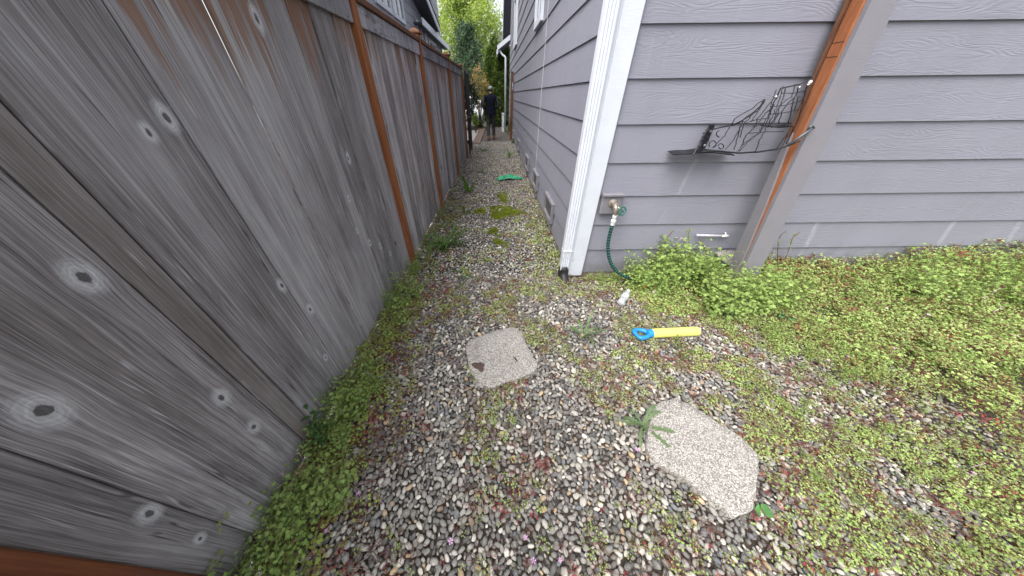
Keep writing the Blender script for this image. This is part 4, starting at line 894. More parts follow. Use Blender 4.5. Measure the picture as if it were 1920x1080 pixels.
vrot = np.column_stack([rng.normal(0, .36, n), rng.normal(0, .36, n), rng.uniform(0, 6.28, n)])
hp_ = np.column_stack([VP[:, 0], VP[:, 1], VP[:, 2] + .004]); hs_ = np.repeat(vscl[:, None], 3, 1); hi_ = rng.integers(0, 6, n)
# taller leafy plants: at the wall, round the post foot, along the fence, and dotted through the carpet
T = []
for (x0, x1, y0, y1, m_, s0, s1) in ((1.25, 2.05, 1.84, 2.10, 40, .8, 1.5), (1.55, 1.95, 1.9, 2.08, 18, 1.3, 1.85), (1.80, 2.42, 1.50, 1.76, 40, 1.0, 1.65), (2.5, 5.8, 1.65, 2.10, 130, .5, 1.0), (3.6, 5.8, 1.5, 2.08, 90, .9, 1.5), (2.0, 5.6, .9, 1.7, 420, .30, .62), (1.5, 2.6, .1, 1.0, 60, .22, .36), (.9, 1.3, 1.9, 2.08, 8, .3, .6)):
    T.append(np.column_stack([rng.uniform(x0, x1, m_), rng.uniform(y0, y1, m_), rng.uniform(s0, s1, m_)]))
yy = rng.uniform(.0, 2.3, 220); yy = yy[rng.random(220) < sstep(.35, .65, vnoise(yy, yy * 0 + 3.3, 4.5)) + .12]; m_ = len(yy); T.append(np.column_stack([fence_x(yy) + .012 + np.abs(rng.normal(0, .11, m_)), yy, rng.uniform(.35, .75, m_) + .4 * (rng.random(m_) < .22)]))
yy = rng.uniform(2.5, 4.4, 34); T.append(np.column_stack([fence_x(yy) + .03 + np.abs(rng.normal(0, .14, 34)), yy, rng.uniform(.3, .6, 34)]))
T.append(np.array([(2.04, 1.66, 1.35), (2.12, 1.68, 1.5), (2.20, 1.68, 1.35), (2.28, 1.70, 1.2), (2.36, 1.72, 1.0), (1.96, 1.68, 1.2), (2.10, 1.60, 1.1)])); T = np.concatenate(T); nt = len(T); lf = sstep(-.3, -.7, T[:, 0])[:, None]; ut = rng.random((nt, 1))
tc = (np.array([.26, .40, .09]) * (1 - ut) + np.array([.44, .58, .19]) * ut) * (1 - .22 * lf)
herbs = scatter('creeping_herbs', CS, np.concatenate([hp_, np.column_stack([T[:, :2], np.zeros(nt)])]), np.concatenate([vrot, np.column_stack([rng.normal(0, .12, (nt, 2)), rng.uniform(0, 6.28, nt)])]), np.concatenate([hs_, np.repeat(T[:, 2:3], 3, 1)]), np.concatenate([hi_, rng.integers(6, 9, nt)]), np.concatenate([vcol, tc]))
tag(herbs, 'creeping yellow-green herbs with red stems spread over the gravel', 'weeds', None, 'stuff')
# reddish dead stems and litter
LIT = []
for s in range(4):
    rs = np.random.default_rng(50 + s); mb = MB()
    for i in range(7):
        a = rs.uniform(0, 6.28); L = rs.uniform(.02, .05); p = np.array([rs.normal(0, .012), rs.normal(0, .012), rs.uniform(.002, .012)]); d = np.array([math.cos(a), math.sin(a), rs.uniform(-.1, .25)])
        mb.tube([p, p + d * L * .5 + rs.normal(0, .003, 3), p + d * L], .0008, 3, False)
    me = bpy.data.meshes.new('dead_stems'); me.from_pydata(mb.v, [], mb.f); me.update(); LIT.append(me)
t = NT('dead_stem'); t.set(icolor(t), .8); 
for me in LIT: me.materials.append(t.mat)
nl = 3600; X = rng.uniform(-.98, 3.2, nl); Y = rng.uniform(0, 2.15, nl); k = rng.random(nl) < (.18 + .75 * sstep(.12, .6, veg(X, Y))); X, Y = X[k], Y[k]; nl = len(X)
lit = scatter('dead_stem_litter', proto_collection('litter_shapes', LIT), np.column_stack([X, Y, rng.uniform(.004, .016, nl)]), np.column_stack([np.zeros((nl, 2)), rng.uniform(0, 6.28, nl)]), np.repeat(rng.uniform(.7, 1.5, (nl, 1)), 3, 1), rng.integers(0, 4, nl), np.array([[.16, .055, .045], [.20, .12, .08], [.36, .28, .18], [.10, .05, .04]])[rng.choice(4, nl, p=[.45, .25, .1, .2])])
tag(lit, 'thin dry reddish stems littering the gravel', 'litter', None, 'stuff')
# moss cushions
MOSS = []
for s in range(3):
    rs = np.random.default_rng(80 + s); mb = MB()
    for i in range(46):
        a = rs.uniform(0, 6.28); rr = .022 * math.sqrt(rs.random()); p = np.array([rr * math.cos(a), rr * math.sin(a), 0]); d = np.array([rs.normal(0, .35), rs.normal(0, .35), 1]); L = rs.uniform(.007, .014); w = .0016
        e = np.array([math.cos(a * 3), math.sin(a * 3), 0]) * w; mb.add([p - e, p + e, p + d * L * .6 + e * 1.2, p + d * L, p + d * L * .6 - e * 1.2], [(0, 1, 2, 3, 4)])
    me = bpy.data.meshes.new('moss_tuft'); me.from_pydata(mb.v, [], mb.f); me.materials.append(M_HERB); me.update(); MOSS.append(me)
mp = []
for (cx, cy, rx, ry, k) in ((.07, 3.95, .21, .22, 620), (-.02, 3.2, .09, .14, 60), (.05, 2.9, .12, .1, 50), (.15, 4.7, .1, .3, 80)):
    sb_ = rng.integers(0, 7, k); bo_ = rng.normal(0, .55, (7, 2)); cx = cx + rx * bo_[sb_, 0]; cy = cy + ry * bo_[sb_, 1]; rx = rx * .6; ry = ry * .6; a = rng.uniform(0, 6.28, k); r_ = np.abs(rng.normal(0, .62, k)) ** .8 * (1 + .35 * np.sin(3 * a + cx * 9)); mp.append(np.column_stack([cx + rx * r_ * np.cos(a), cy + ry * r_ * np.sin(a), rng.uniform(.004, .014, k)]))
mp = np.concatenate(mp); n = len(mp)
moss = scatter('moss', proto_collection('moss_shapes', MOSS), mp, np.column_stack([np.zeros((n, 2)), rng.uniform(0, 6.28, n)]), np.repeat(rng.uniform(.8, 1.5, (n, 1)), 3, 1), rng.integers(0, 3, n), np.array([.30, .36, .045]) * rng.uniform(.5, 1.15, (n, 1)))
tag(moss, 'yellow-green moss cushions in the middle of the path', 'moss', None, 'stuff')
# small pink flowers of the herbs
M_PET = simple('pink_petal', (.72, .42, .66), .6); fl = []
for s in range(3):
    rs = np.random.default_rng(120 + s); mb = MB()
    for k in range(5):
        a = 2 * math.pi * k / 5; d = np.array([math.cos(a), math.sin(a), .25]); e = np.array([-math.sin(a), math.cos(a), 0]); L = .0085
        mb.add([d * .001, d * L * .5 + e * L * .22, d * L + e * L * .33, d * L * 1.08, d * L - e * L * .33, d * L * .5 - e * L * .22], [(0, 1, 2, 3, 4, 5)])
    mb.lathe([(.0012, -.002), (.0016, .001), (.0005, .003)], 6)
    mb.tube([(0, 0, 0), (.002, .001, -.02), (.003, 0, -.045)], .0007, 3, False)
    me = bpy.data.meshes.new('flower'); me.from_pydata(mb.v, [], mb.f); me.materials.append(M_PET); me.update(); fl.append(me)
fpx = [(506, 798), (530, 888), (612, 995), (672, 925), (486, 1078), (640, 668), (648, 655), (697, 762), (690, 700), (663, 650), (845, 1015), (985, 1008), (1050, 1050), (1000, 1052), (1195, 843), (1208, 530), (1240, 478), (1307, 438), (1277, 447), (1262, 460), (1290, 475), (1258, 480), (1225, 548), (1182, 573), (1290, 551), (1313, 562), (1291, 594), (1244, 589), (1420, 547), (1395, 525), (1483, 551), (1662, 578), (1880, 575), (1848, 556), (1875, 540), (1783, 556), (1678, 653), (1590, 668), (1553, 675), (1846, 869), (1826, 887), (1905, 630), (1740, 590), (1700, 620), (430, 985), (560, 850)]
for i, (a, b) in enumerate(fpx):
    g = gr(a, b, 0); h = float(hill(np.array([g[0]]), np.array([g[1]]))[0]); g = gr(a, b, h + .035); 
    if g[1] > 2.12: g = at(a, b, 1, 2.06)
    o = bpy.data.objects.new('flower', fl[i % 3]); COL.objects.link(o); o.parent = herbs; o.location = g; o.rotation_euler = (random.uniform(-.5, .5), random.uniform(-.5, .5), random.uniform(0, 6)); s = random.uniform(.85, 1.25); o.scale = (s, s, s)

# ------------------------------------------------------------------ single weeds (things with leaves as parts)
def toothed_leaf(base, yaw, L, w, rise, droop, rs, teeth=5, roll=0.0, lance=False):
    d = np.array([math.cos(yaw), math.sin(yaw), 0]); s = np.array([-math.sin(yaw), math.cos(yaw), 0]); n = teeth * 2 + 2 if not lance else 8
    P = []; mb = MB(); V = []
    side = rs.uniform(-.25, .25)
    for i in range(n + 1):
        u = i / n; c = base + d * (L * u * (1 - .25 * droop * u)) + s * (side * L * u * u) + np.array([0, 0, L * (rise * u - droop * u * u)])
        env = (math.sin(math.pi * min(1, u ** .8)) if lance else (.18 + .82 * math.sin(math.pi * min(1.0, .12 + .86 * u)) * (.45 + .55 * u)))
        k = 1.0 if lance else (1.0 if i % 2 else .42)
        if i == n: env = .02
        ww = w * env * k
        cur = .25 * ww
        V += [c + s * ww + np.array([0, 0, cur]) + d * (-.02 * L if k == 1.0 and not lance else 0), c, c - s * ww + np.array([0, 0, cur]) + d * (-.02 * L if k == 1.0 and not lance else 0)]
    F = []
    for i in range(n): F += [(3 * i, 3 * i + 1, 3 * i + 4, 3 * i + 3), (3 * i + 1, 3 * i + 2, 3 * i + 5, 3 * i + 4)]
    mb.add(V, F); return mb
M_DAND = leaf_mat('dandelion_leaf', (.10, .20, .045)); M_DAND2 = leaf_mat('pale_dandelion_leaf', (.17, .25, .12)); M_WILL = leaf_mat('willowherb_leaf', (.055, .12, .035)); M_BROAD = leaf_mat('broad_leaf', (.12, .30, .09)); M_GRASS = leaf_mat('weed_leaf', (.12, .18, .045))
def rosette(name, x, y, z, n, L, w, rise, droop, label, mat, seed, teeth=5, lance=False, cat='weed'):
    o = thing(name, (x, y, z), label, cat); rs = np.random.default_rng(seed)
    for i in range(n):
        yaw = 2.4 * i + rs.uniform(-.4, .4); l = L * rs.uniform(.65, 1.1)
        mk('leaf', toothed_leaf(np.array([x, y, z]) + np.array([math.cos(yaw), math.sin(yaw), 0]) * .004, yaw, l, w * rs.uniform(.8, 1.2), rise * rs.uniform(.5, 1.3), droop * rs.uniform(.6, 1.3), rs, teeth, 0, lance), mat, o, True)
    return o
def G(px_, py_): return gr(px_, py_, 0)
p = G(838, 462); rosette('dandelion', p[0], p[1], 0, 26, .33, .026, .95, .6, 'big dark green dandelion clump beside the first orange fence post', M_DAND, 1, 6)
p = G(872, 512); rosette('dandelion', p[0], p[1], 0, 8, .15, .018, .25, .15, 'flat small dandelion rosette on gravel beyond the small stepping stone', M_DAND, 2, 5)
p = G(1094, 632); rosette('thistle', p[0], p[1], 0, 11, .20, .018, 1.3, .6, 'spiky upright sow thistle standing in gravel left of the yellow toy', M_DAND2, 3, 6)
p = G(1203, 800); rosette('dandelion', p[0], p[1], .01, 12, .19, .017, .8, .8, 'arching pale dandelion at the corner of the larger stepping stone', M_DAND2, 4, 5)
p = G(872, 402); rosette('grass_tuft', p[0], p[1], 0, 9, .26, .013, 1.2, .7, 'thin grassy tuft near the fence left of the moss patch', M_GRASS, 5, 4, True)
p = G(880, 362); rosette('tall_weed', p[0], p[1], 0, 7, .26, .030, 1.6, .7, 'spindly upright weed near the third fence post', M_DAND, 6, 4, True)
p = G(955, 296); rosette('tall_weed', p[0], p[1], 0, 7, .30, .034, 1.6, .7, 'upright weed on far gravel near the house vents', M_DAND, 7, 4)
p = G(906, 283); rosette('dandelion', p[0], p[1], 0, 10, .30, .045, .6, .35, 'low leafy weed on the gravel just before the walking man', M_GRASS, 8, 5)
p = G(900, 322); rosette('dandelion', p[0], p[1], 0, 8, .22, .028, .4, .3, 'sparse low weed on gravel left of the green bag', M_DAND, 9, 5)
p = G(958, 252); rosette('grass_tuft', p[0] - .15, p[1], 0, 14, .45, .022, 1.5, .5, 'yellowish grass tuft at the foot of the brown post', M_GRASS, 10, 4, True)
p = G(968, 268); rosette('tall_weed', p[0] - .06, p[1], 0, 9, .28, .05, .8, .4, 'rounded leafy weed against house wall by the last vents', M_GRASS, 14, 4, True)
p = G(1275, 660); rosette('grass_tuft', p[0], p[1], 0, 8, .13, .010, .9, .5, 'fine leafy tuft in gravel just below the yellow toy', M_GRASS, 12, 3)
p = G(1425, 965); o = rosette('round_leaf_weed', p[0], p[1], .015, 2, .045, .022, .5, .3, 'single bright round green leaf beside the larger stepping stone', M_BROAD, 13, 3, True)
p = gr(1360, 577, .08); rosette('broad_leaf_weed', p[0], p[1], .06, 6, .085, .024, .5, .5, 'blue-green broad leaves poking out of herbs right of the toy', leaf_mat('blue_green_leaf', (.13, .33, .16)), 15, 3, True)
p = gr(1478, 590, .08); rosette('broad_leaf_weed', p[0], p[1], .06, 7, .075, .024, .5, .5, 'mint-green broad leaves in the herb carpet before the wall', leaf_mat('mint_leaf', (.16, .36, .17)), 16, 3, True)
p = gr(1222, 540, .0)
# willowherb by the fence
wx, wy = fence_x(.6) + .05, .585
wh = thing('willowherb', (wx, wy, 0), 'dark green willowherb with narrow leaves growing against the near fence boards', 'weed'); rs = np.random.default_rng(21)
for k in range(3):
    a = .4 + k * .9; L = .19 + .03 * k; tip = np.array([wx + .05 * math.cos(a) + .01, wy + .06 * (k - 1), L])
    mb = MB(); mb.tube([(wx, wy, -.01), (wx * .5 + tip[0] * .5, wy * .5 + tip[1] * .5, L * .55), tip], [.003, .0025, .001], 5); mk('stem', mb, M_GSTEM, wh, True)
    for i in range(9):
        u = .25 + .75 * i / 8; b = np.array([wx + (tip[0] - wx) * u, wy + (tip[1] - wy) * u, L * u])
        mk('leaf', toothed_leaf(b, 2.4 * i + k, .065 * (1.15 - .4 * u), .010, .5, .5, rs, 3, 0, True), M_WILL, wh, True)
# bare shoots against the front wall
def shoot(name, pts, Y, leaves, label, seed, r=.0025, mat=None):
    P = [at(a, b, 1, Y) for a, b in pts]; o = thing(name, tuple(map(float, P[0])), label, 'weed'); rs = np.random.default_rng(seed)
    mb = MB(); mb.tube(catmull(P, 5), r, 5); mk('stem', mb, mat or M_STEM, o, True)
    Q = catmull(P, 8)
    for i in range(leaves):
        b = Q[int(len(Q) * (.35 + .64 * i / max(1, leaves)))]; mb = MB(); herb_leaf(mb, b + rs.normal(0, .012, 3) * np.array([1, .3, 1]), (rs.normal(0, .3), -.9, .6), rs.uniform(0, 6), .018 * rs.uniform(.8, 1.3), rs); mk('leaf', mb, M_SHL, o)
    return o
M_SHL = leaf_mat('shoot_leaf', (.24, .29, .09))
shoot('herb_shoot', [(1450, 510), (1470, 488), (1482, 460), (1487, 445), (1500, 435)], 2.08, 9, 'thin leafy shoot just right of the leaning post', 31)
shoot('herb_shoot', [(1436, 505), (1440, 490), (1442, 480)], 2.06, 2, 'short bare curled shoot at the right foot of the leaning post', 32)
shoot('herb_shoot', [(1458, 500), (1458, 470), (1462, 445), (1475, 432)], 2.09, 5, 'slender shoot with few leaves rising close to the leaning post', 35)
shoot('tall_stalk', [(1220, 495), (1240, 465), (1256, 440), (1264, 432)], 2.06, 3, 'dark slanting stalk above herbs between hose and white pipe', 33, .003)
shoot('tall_stalk', [(1330, 490), (1322, 468), (1312, 449)], 2.05, 3, 'dark thin stalk slanting beside the white pipe', 34, .003)
shoot('leafy_shoot', [(1290, 475), (1292, 455), (1291, 440), (1294, 428)], 2.05, 12, 'tall leafy herb shoot left end of the white pipe', 36, .0025, M_GSTEM)
# tiny sprouts on the lower left boards and post
for i, (a, b, y_) in enumerate(((415, 978, .20), (400, 1050, .12))):
    X = fence_x(y_) + .012; P = at(a, b, 0, X); o = thing('sprout', tuple(map(float, P)), ('tiny pale sprout growing from the lowest near fence board', 'tiny sprout growing beside the near orange post')[i], 'weed'); rs = np.random.default_rng(60 + i)
    for k in range(5):
        mb = MB(); herb_leaf(mb, P + np.array([.006, .012 * (k - 2), .004 * rs.normal()]), (1, -.2, .5), rs.uniform(0, 6), .012, rs); mk('leaf', mb, M_SHL, o)
# ------------------------------------------------------------------ background: neighbour house, path, trees, car
nb = thing('neighbour_house', (-2.6, 6, 0), 'pale grey neighbour house with white windows and dark gable eave behind fence', 'house')
NX = -2.62
for i in range(8, 21):
    zi = .05 + .2 * i * 1.15
    mk('siding_board', (lambda: (lambda mb: mb)(course_side(.255, 13.4)))(), M_NSID, nb, loc=(NX, 4.0, zi)).scale = (-1, 1, 1)
mb = MB(); mb.box(NX - .3, NX - .004, 4.0, 17.4, 0, 6.2); mk('wall_core', mb, M_SOFFIT, nb)
mb = MB(); mb.cbox(NX, NX + .03, 17.28, 17.42, 0, 3.5, .003); mk('corner_board', mb, M_WHITE, nb)
window(nb, NX + .02, 8.35, 9.30, 3.22, 4.6, 1); window(nb, NX + .02, 9.62, 10.5, 3.22, 4.6, 1); window(nb, NX + .02, 12.2, 12.7, 3.05, 3.42, 1); window(nb, NX + .02, 14.0, 15.4, 2.6, 3.2, 1)
mb = MB(); mb.cbox(NX + .02, NX + .06, 13.3, 13.65, 2.0, 3.35, .004); mk('pilaster', mb, M_WMETAL, nb)
# upper gable rake
A = at(800, 0, 0, -2.15); B = at(825, 62, 0, -2.15); D = (A - B); D /= np.linalg.norm(D); A2 = B + D * 6; mb = MB()
def beam(mb, p, q, h, x0, x1):
    V = [(x, r_[1], r_[2] + dz) for x in (x0, x1) for r_ in (p, q) for dz in (0, h)]
    mb.add(V, [(0, 1, 3, 2), (4, 6, 7, 5), (0, 4, 5, 1), (2, 3, 7, 6), (0, 2, 6, 4), (1, 5, 7, 3)]); return mb
mk('rake_board', beam(MB(), B, A2, .17, -2.18, -2.145), M_WMETAL, nb)
mk('soffit', beam(MB(), B + (0, 0, .03), A2 + (0, 0, .03), .04, NX, -2.181), M_SOFFIT, nb)
mk('roof', beam(MB(), B + (0, 0, .175), A2 + (0, 0, .175), .04, NX - .5, -2.12), M_SHINGLE, nb)
# lower eave with gutter end
mb = MB(); mb.cbox(-2.33, -2.29, 11.8, 18.0, 3.32, 3.50, .004); mk('eave_fascia', mb, M_WMETAL, nb)
mb = MB(); mb.box(NX, -2.331, 11.8, 18.0, 3.36, 3.40); mk('soffit', mb, M_SOFFIT, nb)
mb = MB(); mb.tube([(-2.3, 17.9, 3.30), (-2.28, 17.9, 3.18), (-2.36, 17.8, 3.05), (-2.55, 17.6, 2.92), (-2.57, 17.5, 2.0)], .04, 8); mk('downspout', mb, M_BLACKM, nb, True)

# far house roof
fh = thing('far_house', (3.5, 46, 0), 'distant grey house roof glimpsed beside the trees', 'house')
mb = MB(); mb.box(.5, 9, 44, 54, 0, 6.5); mk('wall', mb, M_NSID, fh)
mb = MB(); mb.add([(.1, 43.4, 6.4), (9.6, 43.4, 6.4), (9.6, 49, 8.4), (.1, 49, 8.4), (.1, 54.6, 6.4), (9.6, 54.6, 6.4)], [(0, 1, 2, 3), (3, 2, 5, 4), (0, 3, 4), (1, 5, 2)]); mk('roof', mb, M_SHINGLE, fh)
mb = MB(); mb.box(.1, 9.6, 43.36, 43.4, 6.25, 6.42); mk('fascia', mb, M_WMETAL, fh)

# drive beyond, kerb wall, path and brick edging
t = NT('asphalt'); P, x, y, z = t.pos(); t.set(t.mix(t.noise(P, 40, 5), (.10, .10, .10), (.22, .22, .22)), .9); 
mb = MB(); mb.add([(-40, 19.0, .004), (40, 19.0, .004), (40, 34, .004), (-40, 34, .004)], [(0, 1, 2, 3)]); tag(mk('road', mb, t.mat), None, None, None, 'structure')
mb = MB(); mb.cbox(-.05, 3.0, 18.3, 18.5, -.1, .36, .01); tag(mk('low_wall', mb, M_CONC), 'low grey concrete garden wall below the tall hedge', 'wall')
t = NT('pale_path'); P, x, y, z = t.pos(); t.set(t.mix(t.noise(P, 12, 5), (.42, .40, .38), (.60, .58, .55)), .85); 
mb = MB(); mb.prism([(-1.9, 11.9), (-.86, 11.9), (-.84, 15.6), (-1.9, 15.6)], -.05, .012); tag(mk('path', mb, t.mat), None, None, None, 'structure')
M_BRICK = simple('paver_brick', (.21, .155, .125), .9, 0, .35, 15, .3)
edg = thing('brick_edging', (-.7, 11.4, 0), 'row of brown brick pavers edging the pale path behind the gate', 'edging')
e0, e1 = gr(895, 266, .03), gr(909, 233, .03)
nbk = 22; proto = None
for i in range(nbk):
    u = i / (nbk - 1); p = np.array([-.66, 11.15 + 4.6 * u, .0]); p[0] = np.interp(p[1], [11.15, 15.8], [-.66, -.62])
    if proto is None:
        mb = MB(); mb.cbox(-.20, .10, -.098, .098, -.04, .05, .008); proto = mk('brick', mb, M_BRICK, edg, loc=p); continue
    o = proto.copy(); COL.objects.link(o); o.location = Vector(p) - edg.location; o.rotation_euler = (random.uniform(-.03, .03), random.uniform(-.03, .03), random.uniform(-.04, .04))
t = NT('bark_mulch'); P, x, y, z = t.pos(); nn = t.noise(P, 25, 6, .7); t.set(t.ramp(nn, [(.35, (.02, .012, .008)), (.65, (.13, .075, .05))]), .95); t.bump(nn, .8, .03)
mb = MB(); N = 14; V = [(-1.25 + .62 * i / N * 1.9 - .3, 15.7 + 1.6 * j / N, .02 + .13 * math.sin(math.pi * i / N) * math.sin(math.pi * j / N)) for j in range(N + 1) for i in range(N + 1)]
mb.add(V, [(j * (N + 1) + i, j * (N + 1) + i + 1, (j + 1) * (N + 1) + i + 1, (j + 1) * (N + 1) + i) for j in range(N) for i in range(N)]); tag(mk('planting_bed', mb, t.mat, smooth=True), None, None, None, 'structure')

def crown(name, parent, pts, size, mat, rs, aspect=.6, up=.3):
    """leaf-sized faces at the given points"""
    n = len(pts); a = rs.normal(0, 1, (n, 3)); a[:, 2] = np.abs(a[:, 2]) * up + rs.normal(0, .4, n); a /= np.linalg.norm(a, axis=1)[:, None]
    b = np.cross(a, rs.normal(0, 1, (n, 3))); b /= np.linalg.norm(b, axis=1)[:, None]; s = (size * rs.uniform(.6, 1.3, n))[:, None]; c = np.cross(a, b)
    P = np.asarray(pts); V = np.stack([P - a * s, P + b * s * aspect + c * s * .12, P + a * s, P - b * s * aspect + c * s * .12], 1).reshape(-1, 3) - np.array(rootof(parent).location)
    me = bpy.data.meshes.new(name); me.from_pydata(V.tolist(), [], [(4 * i, 4 * i + 1, 4 * i + 2, 4 * i + 3) for i in range(n)]); me.materials.append(mat); me.update()
    o = bpy.data.objects.new(name, me); COL.objects.link(o); o.parent = parent; return o
def tree_leaf(name, lo, hi, trans=.3, sc=1.2):
    t = NT(name); P, x, y, z = t.pos(); n = t.noise(P, sc, 4, .7); c = t.ramp(n, [(.35, lo), (.62, hi)]); t.set(c, .55, 0, .3)
    tr = t.n('ShaderNodeBsdfTranslucent'); t.put(tr.inputs[0], t.mix(1.0, c, (1.3, 1.25, .6), 'MULTIPLY')); mx = t.n('ShaderNodeMixShader'); mx.inputs[0].default_value = trans
    t.t.links.new(t.p.outputs[0], mx.inputs[1]); t.t.links.new(tr.outputs[0], mx.inputs[2]); t.t.links.new(mx.outputs[0], t.out.inputs[0]); return t.mat
M_BARK = simple('bark', (.12, .095, .075), .9, 0, .4, 30, .5)
rs = np.random.default_rng(77)
# airy light green tree
bt = thing('birch_tree', (-2.6, 33, 0), 'tall airy light green deciduous tree rising behind the dark conifer', 'tree')
mb = MB(); mb.tube([(-2.6, 33, -.1), (-2.5, 33, 4), (-2.7, 33.1, 9), (-2.6, 33, 15)], [.28, .22, .14, .03], 8)
tips = []
for i in range(34):
    z0 = 2.5 + 11 * i / 34; a = 2.4 * i; L = (3.4 - .12 * i * .6) * rs.uniform(.7, 1.1); e = np.array([-2.6 + L * math.cos(a), 33 + L * math.sin(a), z0 + L * rs.uniform(.5, 1.0)]); mb.tube([(-2.6, 33, z0), (np.array([-2.6, 33, z0]) + e) / 2 + (0, 0, -.15), e], [.07, .045, .012], 5); tips.append((np.array([-2.6, 33, z0]), e))
mk('trunk', mb, M_BARK, bt, True); pts = []
for b, e in tips:
    for k in range(9):
        c = b + (e - b) * rs.uniform(.35, 1.08) + rs.normal(0, .35, 3); pts.append(c + rs.normal(0, 1, (95, 3)) * np.array([.42, .42, .38]))
crown('crown', bt, np.concatenate(pts), .115, tree_leaf('birch_leaf', (.25, .36, .09), (.52, .63, .26), .5), rs)
# dark blue-green conifer with drooping tufts
ct = thing('conifer_tree', (-1.85, 24, 0), 'dark blue-green conifer with layered tufts in the middle background', 'tree')
mb = MB(); mb.tube([(-1.85, 24, -.1), (-1.85, 24, 3), (-1.75, 24, 5.2)], [.16, .10, .02], 7); pts = []
for i in range(120):
    z = .4 + 4.75 * (i / 120) ** .9; R = 2.15 * (1 - (z / 5.5)) ** .72 + .08; R *= rs.uniform(.6, 1.15); a = 2.4 * i; e = np.array([-1.85 + R * math.cos(a), 24 + R * math.sin(a), z + .12])
    mb.tube([(-1.85, 24, z), e], [.02, .006], 4)
    for k in range(5): pts.append(e * rs.uniform(.75, 1.0) + np.array([-1.85, 24, z]) * 0 + (np.array([-1.85, 24, z]) - e) * 0 + rs.normal(0, 1, (26, 3)) * np.array([.16, .16, .11])) if False else pts.append(np.array([-1.85, 24, z]) + (e - np.array([-1.85, 24, z])) * rs.uniform(.45, 1.02) + rs.normal(0, 1, (26, 3)) * np.array([.15, .15, .10]))
mk('trunk', mb, M_BARK, ct, True)
crown('crown', ct, np.concatenate(pts), .075, tree_leaf('conifer_needles', (.012, .038, .022), (.13, .21, .115), .15, 3.5), rs, .35, .5)
# tall clipped cypress hedge column
ht = thing('cypress_hedge', (.05, 17.8, 0), 'tall dense green cypress hedge column at the far house corner', 'hedge'); pts = []
mb = MB(); 
for q in (-.35, .1, .5): mb.tube([(q, 17.8, -.05), (q, 17.8, 3.2)], [.06, .02], 6)
mk('trunk', mb, M_BARK, ht, True)
for (cx, tp, rr) in ((-.26, 3.3, .30), (.02, 3.75, .34), (.34, 3.45, .36), (.72, 3.3, .4)):
    for i in range(330):
        z = .25 + (tp - .25) * rs.random(); R = rr * (1 - max(0, (z - tp + 1.2) / 1.2) ** 1.5 * .92); a = rs.uniform(0, 6.28); c = np.array([cx + R * math.cos(a), 17.8 + R * math.sin(a), z]); pts.append(c + rs.normal(0, 1, (22, 3)) * np.array([.05, .05, .10]))
mb = MB()
for (cx, tp, rr) in ((-.26, 3.0, .22), (.02, 3.45, .26), (.34, 3.15, .28), (.72, 3.0, .3)): mb.lathe([(rr * .5, .1), (rr, .5), (rr, tp - 1.3), (rr * .6, tp - .5), (.03, tp)], 10, Matrix.Translation((cx, 17.8, 0)))
mk('dark_core', mb, simple('hedge_core_dark', (.016, .022, .008), .95, 0, .5, 8), ht)  # solid dark core added inside the hedge, standing in for its inner shade
crown('foliage', ht, np.concatenate(pts), .065, tree_leaf('cypress_leaf', (.04, .085, .015), (.17, .25, .05), .25, 3.0), rs, .45, 1.2)
# pinkish new growth shrub
def shrub(name, x, y, z0, z1, r, n, size, mat, label, cat='shrub', seed=1):
    rs = np.random.default_rng(seed); o = thing(name, (x, y, 0), label, cat); mb = MB(); pts = []
    for i in range(7): a = 2.4 * i; mb.tube([(x, y, -.03), (x + r * .4 * math.cos(a), y + r * .4 * math.sin(a), (z0 + z1) / 2), (x + r * .7 * math.cos(a), y + r * .7 * math.sin(a), z1 * .9)], [.02, .014, .005], 5)
    mk('stems', mb, M_BARK, o, True)
    for i in range(n):
        d = rs.normal(0, 1, 3); d /= np.linalg.norm(d); c = np.array([x, y, (z0 + z1) / 2]) + d * np.array([r, r, (z1 - z0) / 2]) * rs.uniform(.55, 1.0); pts.append(c + rs.normal(0, 1, (9, 3)) * r * .13)
    crown('foliage', o, np.concatenate(pts), size, mat, rs, .45, .7); return o
shrub('photinia_shrub', -.80, 16.8, .9, 2.75, .46, 110, .06, tree_leaf('photinia_leaf', (.30, .33, .09), (.66, .44, .27), .35, 3.0), 'shrub with pinkish orange new leaves left of cypress hedge', seed=3)
shrub('evergreen_shrub', -1.28, 16.0, .45, 2.3, .42, 110, .07, tree_leaf('dark_shrub_leaf', (.010, .022, .014), (.05, .085, .045), .1, 3), 'very dark evergreen shrub beside the open gate', seed=4)
shrub('small_shrub', -.93, 14.6, .25, .78, .17, 60, .045, tree_leaf('bright_shrub_leaf', (.10, .18, .03), (.30, .40, .09), .3, 6), 'small bright green shrub low behind the gate', seed=5)
shrub('small_shrub', -.78, 16.2, .05, .42, .22, 40, .05, tree_leaf('bed_plant_leaf', (.03, .06, .025), (.10, .16, .06), .2, 6), 'low spiky dark plant on the mulch bed', seed=6)
shrub('round_shrub', -3.2, 21, .3, 3.0, 1.0, 150, .10, tree_leaf('yellow_shrub_leaf', (.18, .26, .03), (.42, .52, .08), .35, 2), 'yellow-green shrub glimpsed between the neighbour gutter and conifer', seed=7)
